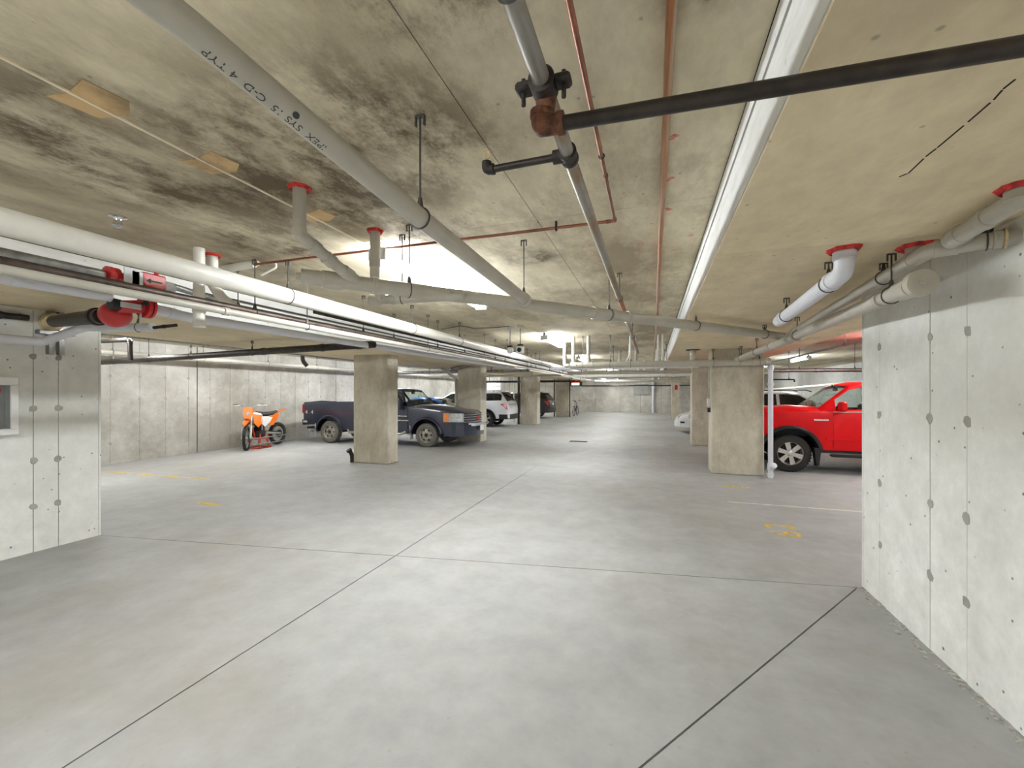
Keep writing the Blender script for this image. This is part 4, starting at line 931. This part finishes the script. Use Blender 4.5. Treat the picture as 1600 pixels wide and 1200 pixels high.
for s in (-1, 1):
    mesh('fork_leg', 'alloy', lambda b: (b.tube([fx(.30, s*.085, .33), fx(.16, s*.085, .66)], .024, 10), b.tube([fx(.16, s*.085, .66), fx(.0, s*.085, 1.06)], .021, 10)), mb)
    mesh('fork_guard', 'white', lambda b: b.prism([fx(.315, s*.118, .30), fx(.36, s*.118, .33), fx(.25, s*.118, .64), fx(.16, s*.118, .66)], tuple(Vector(fx(0, -s*.01, 0))-Vector(fx(0, 0, 0)))), mb)
    mesh('grip', 'black', lambda b: b.tube([fx(-.08, s*.28, 1.235), fx(-.13, s*.41, 1.225)], .019, 10), mb)
    mesh('brake_lever', 'alloy', lambda b: b.tube([fx(-.03, s*.24, 1.235), fx(.0, s*.30, 1.23), fx(-.05, s*.42, 1.215)], .007, 6), mb)
    mesh('hand_guard', 'white', lambda b: b.tube([fx(.0, s*.20, 1.22), fx(.05, s*.34, 1.22), fx(-.08, s*.43, 1.225)], .012, 6), mb)
    mesh('radiator_shroud', 'orange', lambda b: b.prism([(.38, s*.10, .98), (.40, s*.17, .72), (.28, s*.19, .60), (.12, s*.17, .72), (.05, s*.13, .93)], (0, s*.012, 0)), mb, 30)
    mesh('side_panel', 'white', lambda b: b.prism([(.10, s*.14, .90), (.16, s*.17, .72), (.02, s*.17, .60), (-.20, s*.14, .72), (-.36, s*.11, .88)], (0, s*.012, 0)), mb, 30)
    mesh('rear_panel', 'orange', lambda b: b.prism([(-.18, s*.12, .90), (-.16, s*.13, .64), (-.34, s*.13, .62), (-.62, s*.10, .90), (-.55, s*.10, .95)], (0, s*.014, 0)), mb, 30)
    mesh('swing_arm', 'alloy', lambda b: b.tube([(-.10, s*.09, .42), (-.70, s*.085, .345)], [.035, .024], 8), mb)
mesh('handlebar', 'steel', lambda b: b.tube(arc_path([fx(-.12, -.40, 1.225), fx(-.05, -.2, 1.23), fx(-.01, -.10, 1.16), fx(-.01, .10, 1.16), fx(-.05, .2, 1.23), fx(-.12, .40, 1.225)], .06), .012, 8), mb)
mesh('triple_clamp', 'orange', lambda b: (b.cbox((.36, -.11, 1.0), (.45, .11, 1.05), .01), b.cbox((.40, -.11, .82), (.49, .11, .87), .01)), mb)
mesh('number_plate', 'orange', lambda b: b.prism([fx(.05, -.10, 1.16), fx(.05, .10, 1.16), fx(.085, .12, 1.0), fx(.12, .07, .86), fx(.12, -.07, .86), fx(.085, -.12, 1.0)], (.02, 0, 0)), mb, 30)
mesh('headlight', 'headlamp', lambda b: b.lathe(fx(.10, 0, .99), Vector(fx(1, 0, 0))-Vector(fx(0, 0, 0)), [(0, .05), (.02, .05), (.028, .03), (.03, .004)], 14), mb)
mesh('front_fender', 'orange', lambda b: (b.prism([fx(-.02, -.06, .74), fx(.10, -.075, .79), fx(.30, -.075, .80), fx(.52, -.055, .73), fx(.60, 0, .68), fx(.52, .055, .73), fx(.30, .075, .80), fx(.10, .075, .79), fx(-.02, .06, .74)], (0, 0, .018))), mb, 30)
mesh('fuel_tank', 'white', lambda b: b.ball((.16, 0, .90), .17, (1.3, .72, .7), 16, 10), mb)
mesh('seat', 'black', lambda b: b.tube([(.14, 0, .985), (-.08, 0, .93), (-.35, 0, .93), (-.62, 0, .985)], [.06, .085, .085, .06], 12), mb)
mesh('rear_fender', 'orange', lambda b: b.prism([(-.45, -.09, .93), (-.75, -.08, 1.0), (-.98, -.05, 1.06), (-.98, .05, 1.06), (-.75, .08, 1.0), (-.45, .09, .93)], (0, 0, .02)), mb, 30)
mesh('frame', 'orange_red', lambda b: (b.tube([(.38, 0, 1.0), (.30, 0, .60), (.18, 0, .30), (-.14, 0, .28), (-.14, 0, .60), (-.05, 0, .88), (.38, 0, .96)], .024, 8), b.tube([(-.12, .08, .72), (-.62, .07, .90)], .014, 8), b.tube([(-.12, -.08, .72), (-.62, -.07, .90)], .014, 8)), mb)
mesh('engine', 'iron', lambda b: (b.cbox((-.10, -.11, .30), (.20, .11, .50), .03), b.cbox((.02, -.075, .48), (.17, .075, .72), .02), b.lathe((.08, -.15, .40), (0, 1, 0), [(0, .07), (.01, .10), (.29, .10), (.30, .07)], 18), *[b.box((.0, -.09, .52+.03*k), (.19, .09, .528+.03*k)) for k in range(6)]), mb)
mesh('exhaust', 'alloy', lambda b: b.tube(arc_path([(.18, -.03, .64), (.30, -.10, .50), (.20, -.15, .42), (-.1, -.16, .62), (-.35, -.14, .74), (-.75, -.14, .84)], .08), .032, 10), mb)
mesh('chain_guard', 'black', lambda b: b.tube([(-.10, .075, .46), (-.66, .075, .40)], .014, 6), mb)
sd_ = tag(empty('bike_stand', (-10.66, 9.36, 0), -PI/2+.10), 'red and grey steel stand lifting the off-road motorcycle', 'stand')
mesh('base_frame', 'orange_red', lambda b: (b.tube([(-.22, -.2, .02), (.22, -.2, .02), (.22, .2, .02), (-.22, .2, .02), (-.22, -.2, .02)], .018, 8), *[b.tube([(x, y, .02), (x*.6, y*.6, .27)], .015, 8) for x in (-.2, .2) for y in (-.2, .2)]), sd_)
mesh('top_plate', 'orange_red', lambda b: b.cbox((-.16, -.14, .255), (.16, .14, .275), .006), sd_)
for z in (.13, .30):
    mesh('rail', 'steel', lambda b: b.cbox((-.75, .25, z), (.52, .28, z+.03), .005), sd_)
for x in (-.06, .22): mesh('rail_post', 'orange_red', lambda b: b.cbox((x-.015, .235, .0), (x+.015, .252, .42), .004), sd_)

# ---------------------------------------------------------------- drain pipes under the right dropped band
Q0 = (1.045, 2.936, 2.420); Q2 = (1.126, 4.614, 2.262)
o = pipe([Q0, (Q0[0], Q0[1], 2.285), Q2], .050, 'pvc_lilac', 'white elbowed drain pipe from a red ring under the right dropped band', name='drain_pipe', bend=.11, collars=[Q0],
     couplings=[(0, .30, .05), (1, .12, .05), (1, .90, .06)], rs=1.12, hangers=[(1, .16, ZD), (1, .82, ZD)], n=24)
P0, P1, P2 = (1.826, 2.593, 2.335), (1.365, 2.794, 2.335), (1.568, 6.004, 2.285)
o = pipe([P0, P1, P2], .039, 'pvc_grey', 'bent grey drain pipe passing the top of the near right wall', name='drain_pipe', bend=.06, couplings=[(0, .88, .09), (1, .06, .08), (0, .53, .035), (1, .9, .06)], rs=1.12, hangers=[(0, .60, ZD), (1, .17, ZD)], n=24)
mesh('hose_clamp', 'foam', lambda b: b.lathe(lerp(P0, P1, .47), Vector(P1)-Vector(P0), [(0, .04), (.002, .049), (.02, .049), (.022, .04)], 20), o)
qq = (1.415, 3.001, 2.420)
o = mesh('riser', 'pvc_grey', lambda b: b.lathe((qq[0], qq[1], 2.36), (0, 0, 1), [(0, .05), (.001, .056), (.058, .056), (.06, .05)], 22), o); collar(o.parent, qq, .056)
K0, K1 = (1.322, 2.764, 2.165), (1.527, 5.748, 2.225)
o = pipe([K0, K1], .046, 'pvc_grey', 'grey drain pipe with a large round capped end by the right wall', name='drain_pipe', couplings=[(0, .055, .16), (0, .16, .05), (0, .93, .07)], rs=1.2, hangers=[(0, .12, ZD), (0, .9, ZD)], n=24)
dK = (Vector(K1)-Vector(K0)).normalized()
mesh('end_cap', 'pvc_grey', lambda b: (b.lathe(Vector(K0)-dK*.012, dK, [(0, .002), (.001, .062), (.006, .068), (.05, .070), (.052, .05)], 26), b.lathe(Vector(K0)-dK*.024, dK, [(0, .003), (.001, .016), (.012, .018), (.013, .03)], 6)), o)
W0 = (1.389, 2.252, 2.420)
o = pipe([W0, (W0[0], W0[1], 2.37), (1.398, 2.685, 2.345)], .041, 'pvc_grey', 'grey elbowed drain pipe from a red ring above the near right wall', name='drain_pipe', bend=.05, collars=[W0], couplings=[(0, .75, .04), (1, .42, .05), (1, .85, .06)], rs=1.12, n=24)
K2 = (1.512, 9.132, 2.200)
pipe([K1, K2], .052, 'pvc_grey', 'grey drain pipe running on from the joined pipes to the stained column', name='drain_pipe', couplings=[(0, .03, .08), (0, .25, .05), (0, .97, .1)], rs=1.12, hangers=[(0, .5, ZD), (0, .85, ZD)])
# transverse main in front of the stained column, with drops
MY, MZ = 9.05, 2.155
m = pipe([(-1.66, MY, MZ), (2.08, MY, MZ)], .064, 'pvc_grey', 'thick grey drain pipe crossing in front of the stained column top', name='drain_pipe', couplings=[(0, .02, .12), (0, .12, .06), (0, .65, .10), (0, .93, .08), (0, .985, .08)], rs=1.14,
     hangers=[(0, .07, ZC), (0, .22, ZC), (0, .33, ZC), (0, .74, ZD), (0, .86, ZD), (0, .95, ZD)], n=20)
vp = pipe([(2.075, 9.05, MZ-.06), (2.075, 9.05, .0)], .043, 'pvc_lilac', 'white vertical drain pipe at the edge of the stained column', name='drain_pipe', couplings=[(0, .17, .05), (0, .03, .06), (0, .90, .12), (0, .97, .05)], rs=1.25)
mesh('cleanout', 'pvc_lilac', lambda b: (b.tube([(2.075, 9.05, .17), (2.10, 8.96, .24)], [.05, .055], 16), b.lathe((2.10, 8.96, .24), (.25, -.9, .7), [(0, .056), (.02, .056), (.024, .03), (.035, .026), (.036, .004)], 16)), vp)
for X, Y, zb, lab, rr, mt in ((-1.80, 9.1, 2.24, 'first grey vertical pipe before the second aisle lamp', .035, 'pvc_grey'), (-1.60, 9.05, MZ+.05, 'second grey vertical pipe, dropping to the end of the transverse pipe', .04, 'pvc_grey'), (-1.28, 9.05, MZ+.05, 'third grey vertical pipe, dropping to the transverse pipe', .038, 'pvc_grey'),
                       (-.44, 9.3, 2.2, 'slim white vertical pipe beside the sprinkler main', .024, 'pvc_white'), (-.33, 9.35, 2.2, 'slim grey vertical pipe just right of the sprinkler main', .026, 'pvc_grey'), (.10, 9.2, 2.2, 'thin white vertical pipe left of the beam end', .018, 'pvc_white'), (.19, 9.2, 2.2, 'thin white vertical pipe beside the right dropped band', .022, 'pvc_white')):
    pipe([(X, Y, ZC), (X, Y, zb)], rr, mt, lab, couplings=[(0, .85, .06)], rs=1.12)
pipe([(-1.80, 9.1, 2.24), (-1.80, 9.1, 2.16), (-1.70, 9.05, MZ)], .036, 'pvc_grey', 'grey elbow at the free end of the transverse pipe', bend=.05)
rs_ = pipe([(.745, MY, ZD), (.745, MY, MZ+.06)], .052, 'pvc_grey', 'short grey riser from the right dropped band to the transverse pipe', couplings=[(0, .2, .05), (0, .75, .09)], rs=1.15)
mesh('flange', 'iron', lambda b: b.lathe((.745, MY, ZD-.012), (0, 0, 1), [(0, .06), (.001, .13), (.011, .13), (.012, .06)], 20), rs_)
def hose(b): b.tube(arc_path([(-.72, 9.3, 2.25), (-.62, 9.3, 2.22), (-.52, 9.3, 2.24), (-.46, 9.3, 2.36), (-.46, 9.3, 2.6)], .12, 8), .018, 10)
tag(mesh('hose', 'pvc_white', hose), 'curved white hose above the transverse pipe', 'hose')
# farther transverse pipes
T = ((11.2, 2.21, -2.6, 1.05, .035, 'pvc_lilac', 'pale transverse pipe just behind the thick grey one'), (12.6, 2.15, -2.4, 1.0, .05, 'pvc_grey', 'grey transverse pipe before the second right column'), (16.4, 2.20, -2.9, 1.3, .06, 'pvc_white', 'white transverse pipe past the second right column'),
     (19.2, 2.24, -3.0, 1.3, .045, 'steel', 'steel transverse pipe far down the aisle'), (23.5, 2.16, -3.0, 2.4, .07, 'pvc_grey', 'grey transverse pipe near the end wall'), (27.5, 1.98, -5.0, 2.4, .03, 'black_steel', 'thin dark transverse pipe before the end wall'),
     (21.0, 2.12, -9.5, -3.6, .05, 'black_steel', 'dark transverse pipe over the stalls by the third left column'), (17.0, 2.26, -9.5, -3.5, .045, 'pvc_grey', 'grey transverse pipe over the white sport utility'), (13.4, 2.28, -10.4, -3.8, .05, 'steel', 'steel transverse pipe behind the second left column'),
     (24.8, 2.2, -10.4, -4.0, .05, 'black_steel', 'dark transverse pipe over the black sport utility'))
for Y, Z, x0, x1, rr, mt, lab in T:
    pipe([(x0, Y, Z), (x1, Y, Z)], rr, mt, lab, name='transverse_pipe', couplings=[(0, .1, .08), (0, .5, .08), (0, .86, .08)], rs=1.15, hangers=[(0, f, ZC if not (RD0 < x0+(x1-x0)*f < RD1 or LD0 < x0+(x1-x0)*f < LD1) else ZD) for f in (.12, .45, .8)], n=14)
for k, (X, Y) in enumerate(((-.9, 12.6), (-.3, 16.4), (.1, 12.6), (-1.4, 16.4), (-.6, 19.2), (-1.8, 23.5))):
    pipe([(X, Y, ZC), (X, Y, [2.2, 2.26, 2.2, 2.26, 2.29, 2.24][k])], .03, 'pvc_white', ('slim white drop pipe over the grey transverse pipe', 'white drop pipe in the middle of the white transverse pipe', 'white drop pipe near the right dropped band', 'white drop pipe at the left of the white transverse pipe', 'white drop pipe over the steel transverse pipe', 'white drop pipe nearest the end wall')[k], couplings=[(0, .5, .08)], rs=1.3)
# pipes over the right stalls
pipe(yrun(3.5, 2.5, 4.4, 26), .022, 'steel', 'thin steel pipe along the ceiling over the red pickup', hangers=[(0, k/8, ZC) for k in range(1, 7)])
pipe([(2.763, 12.300, 2.133), (5.047, 12.300, 2.113)], .045, 'steel', 'steel pipe crossing above the red pickup', hangers=[(0, .3, ZC), (0, .8, ZC)], couplings=[(0, .45, .05)])
pipe([(3.916, 17.800, 1.647), (6.945, 16.600, 1.966)], .045, 'pvc_grey', 'grey pipe sloping behind the roof of the red pickup')
o = pipe([(3.235, 14.400, 1.959), (3.906, 14.400, 1.953), (3.906, 14.4, 1.879)], .02, 'black_steel', 'short dark branch pipe over the white wagon', bend=.02, hangers=[(0, .8, ZC)])
# left columns' pipes
cL = pipe([(-6.351, 12.200, 2.350), (-6.220, 12.250, 2.269), (-6.213, 12.600, 2.140), (-6.06, 12.66, 2.02), (-6.06, 12.66, .0)], .05, 'pvc_grey', 'grey elbowed drain pipe down the edge of the second left column', bend=.12, couplings=[(3, .03, .06), (3, .3, .06)], rs=1.15)
pipe([(-6.065, 12.300, 2.309), (-5.081, 12.300, 2.491)], .05, 'steel', 'steel pipe cluster over the second left column', couplings=[(0, .2, .07), (0, .55, .07), (0, .9, .06)])
pipe([(-6.27, 20.15, 2.42), (-6.27, 20.15, .0)], .06, 'black_steel', 'dark vertical pipe at the third left column', couplings=[(0, .5, .1)])
pipe([(-6.889, 21.3, ZD), (-6.889, 21.3, 0)], .04, 'pvc_white', 'white vertical pipe left of the third left column')
pipe([(-6.02, 27.06, 2.42), (-6.02, 27.06, 0)], .04, 'iron', 'dark vertical conduit left of the farthest left column')
pipe([(-5.02, 27.06, 2.42), (-5.02, 27.06, 0)], .035, 'iron', 'dark vertical conduit right of the farthest left column')
o = mesh('pipe_cleanout', 'iron', lambda b: (b.tube(arc_path([(-6.49, 8.12, .0), (-6.49, 8.12, .16), (-6.52, 8.08, .26)], .06), .045, 14), b.lathe((-6.52, 8.08, .25), (-.3, -.5, .8), [(0, .05), (.002, .062), (.05, .062), (.055, .04)], 16)))
tag(o, 'dark rounded pipe cleanout at the foot of the near left column', 'pipe fitting')
# switch on the stained column
sw = mesh('switch_box', 'tag', lambda b: b.cbox((1.03, 9.30, 1.30), (1.09, 9.40, 1.46), .008)); tag(sw, 'small grey switch box with conduit on the aisle side of the stained column', 'switch')
mesh('conduit', 'steel', lambda b: b.tube([(1.065, 9.35, 1.46), (1.065, 9.35, 2.1)], .010, 8), sw)
mesh('socket', 'black', lambda b: b.cbox((1.035, 9.31, 1.19), (1.089, 9.39, 1.28), .006), sw)
# hanging heads
def hang(p, lab, kind):
    o = empty('hanging_sensor', p); tag(o, lab, 'sensor')
    mesh('junction_box', 'tag', lambda b: b.cbox((-.05, -.05, -.05), (.05, .05, 0), .006), o)
    mesh('conduit', 'steel', lambda b: b.tube([(0, 0, -.04), (0, 0, -.36)], .008, 8), o)
    mesh('cap', 'iron', lambda b: b.lathe((0, 0, -.37), (0, 0, 1), [(0, .05), (.002, .055), (.03, .05), (.035, .01)], 16), o)
    if kind == 0: mesh('bell', 'white', lambda b: b.ball((0, 0, -.42), .06, (1, 1, 1.1), 18, 12), o)
    else:
        h = mesh('housing', 'white', lambda b: b.cbox((-.06, -.06, -.50), (.06, .06, -.37), .015), o)
        mesh('lens', 'black', lambda b: b.lathe((0, -.058, -.44), (0, -1, 0), [(0, .038), (.01, .04), (.014, .034), (.016, .004)], 18), h)
hang((-2.454, 7.363, 2.770), 'white bell on a thin conduit hung over the aisle', 0)
hang((-2.213, 7.207, 2.770), 'white box with a round dark lens hung over the aisle', 1)
tag(mesh('cable', 'wire', lambda b: b.tube([(-3.749, 7.202, 2.760), (-3.210, 6.888, 2.760), (-3.117, 7.239, 2.760), (-2.755, 7.276, 2.760), (-2.420, 7.225, 2.760)], .006, 6)), 'thin dark cable across the ceiling to the hanging bell', 'cable')
# lit red sign and white hung box
o = tag(empty('lit_sign', (-3.415, 20.000, 1.959)), 'small lit red sign hung near the third left column', 'sign')
mesh('sign_box', 'black', lambda b: b.cbox((-.30, -.03, -.09), (.30, .05, .11), .01), o)
mesh('lit_face', 'exit', lambda b: b.cbox((-.20, -.038, -.06), (.16, -.029, .06), .003), o)
mesh('hanger', 'wire', lambda b: (b.tube([(-.2, 0, .1), (-.2, 0, .78)], .01, 6), b.tube([(.2, 0, .1), (.2, 0, .78)], .01, 6)), o)
p = (-8.368, 22.500, 1.851)
o = tag(empty('hung_box', p), 'white box unit hung above the roof of the white sport utility', 'box')
mesh('casing', 'white', lambda b: b.cbox((-.42, -.2, -.28), (.40, .25, .26), .015), o)
mesh('lid_seam', 'grey_panel', lambda b: b.box((-.425, -.204, .05), (.405, -.198, .07)), o, 0)
mesh('red_strip', 'red', lambda b: b.cbox((-.36, -.17, .26), (.05, -.05, .33), .01), o)
mesh('hanger', 'wire', lambda b: [b.tube([(x, 0, .24), (x, 0, 2.77-p[2])], .012, 6) for x in (-.35, .33)], o)
# things on the end wall
o = mesh('wall_panel', 'grey_panel', lambda b: (b.cbox((-1.35, YF-.10, 1.36), (-.28, YF, 2.19), .015), b.cbox((-1.30, YF-.115, 1.41), (-.33, YF-.098, 2.14), .006))); tag(o, 'grey metal panel box on the end wall', 'panel')
pipe([(.02, YF-.12, ZC), (.02, YF-.12, 0)], .09, 'pvc_lilac', 'pale vertical drain pipe on the end wall', couplings=[(0, .86, .3), (0, .3, .1)], rs=1.25)
pipe([(-5.4, YF-.06, 2.02), (2.2, YF-.06, 2.02)], .025, 'steel', 'thin steel conduit along the end wall')
o = mesh('fire_alarm', 'red', lambda b: (b.cbox((1.22, 26.53, 1.72), (1.36, 26.6, 1.98), .012), b.lathe((1.29, 26.53, 1.80), (0, -1, 0), [(0, .05), (.03, .05), (.035, .02)], 14))); tag(o, 'small red alarm on the thin far column', 'alarm')
# bicycle by the farthest left column
bc = tag(empty('bicycle', (-4.86, 28.3, 0), PI/2-.05), 'dark bicycle standing beside the farthest left column', 'bicycle')
for x in (-.5, .5):
    t_ = mesh('wheel', 'rubber', lambda b: b.torus((x, 0, .33), (0, 1, 0), .31, .022, 28, 8), bc)
    mesh('spokes', 'steel', lambda b: [b.tube([(x, 0, .33), (x+.3*math.cos(a), 0, .33+.3*math.sin(a))], .003, 4) for a in [PI*k/6 for k in range(12)]], t_)
mesh('frame', 'black', lambda b: (b.tube([(-.5, 0, .33), (-.05, 0, .30), (-.16, 0, .85), (.36, 0, .86), (.5, 0, .33)], .018, 8), b.tube([(-.05, 0, .30), (.38, 0, .80)], .02, 8), b.tube([(-.5, 0, .33), (-.14, 0, .78)], .012, 8)), bc)
mesh('saddle', 'black', lambda b: b.ball((-.18, 0, .95), .12, (1.1, .5, .3), 12, 8), bc)
mesh('handlebar', 'black', lambda b: b.tube([(.30, -.3, 1.02), (.36, -.1, 1.0), (.34, 0, .88), (.36, .1, 1.0), (.30, .3, 1.02)], .014, 8), bc)
# extinguisher cabinet on the near left wall
o = tag(empty('extinguisher_cabinet', (NLX, 2.12, 1.19)), 'white framed extinguisher cabinet on the near left wall', 'cabinet')
mesh('frame', 'white', lambda b: (b.cbox((0, -.31, 0), (.10, .31, .06), .008), b.cbox((0, -.31, .47), (.10, .31, .55), .008), b.cbox((0, -.31, .06), (.10, -.25, .47), .008), b.cbox((0, .25, .06), (.10, .31, .47), .008)), o)
mesh('back_panel', 'grey_panel', lambda b: b.box((.004, -.26, .05), (.012, .26, .48)), o, 0)
mesh('pane', 'cab_glass', lambda b: b.box((.085, -.25, .06), (.089, .25, .47)), o, 0)
lb = mesh('red_band', 'red', lambda b: b.box((.0895, -.20, .405), (.0905, .19, .445)), o, 0)
mesh('white_stripe', 'white', lambda b: b.box((.0907, -.20, .419), (.0912, .06, .428)), lb, 0)
for z in (.368, .388): mesh('pale_stripe', 'white' if z < .38 else 'firestop', lambda b: b.box((.0895, -.20, z), (.0905, .185, z+.010)), o, 0)
mesh('lock', 'iron', lambda b: b.lathe((.10, .07, .51), (1, 0, 0), [(0, .012), (.006, .012), (.007, .004)], 12), o)
ex = tag(empty('extinguisher', (NLX+.05, 2.10, 1.21), 0), 'red and white extinguisher inside the wall cabinet', 'extinguisher')
mesh('cylinder', 'red', lambda b: b.lathe((0, 0, .03), (0, 0, 1), [(0, .02), (.004, .031), (.10, .033), (.24, .033), (.28, .02), (.31, .012)], 20), ex)
mesh('label', 'white', lambda b: b.lathe((0, 0, .10), (0, 0, 1), [(0, .0325), (.001, .034), (.16, .034), (.161, .0325)], 20), ex)
mesh('hose', 'white', lambda b: b.tube(arc_path([(0, .0, .33), (.012, .06, .345), (.012, .12, .325)], .03), .007, 6), ex)
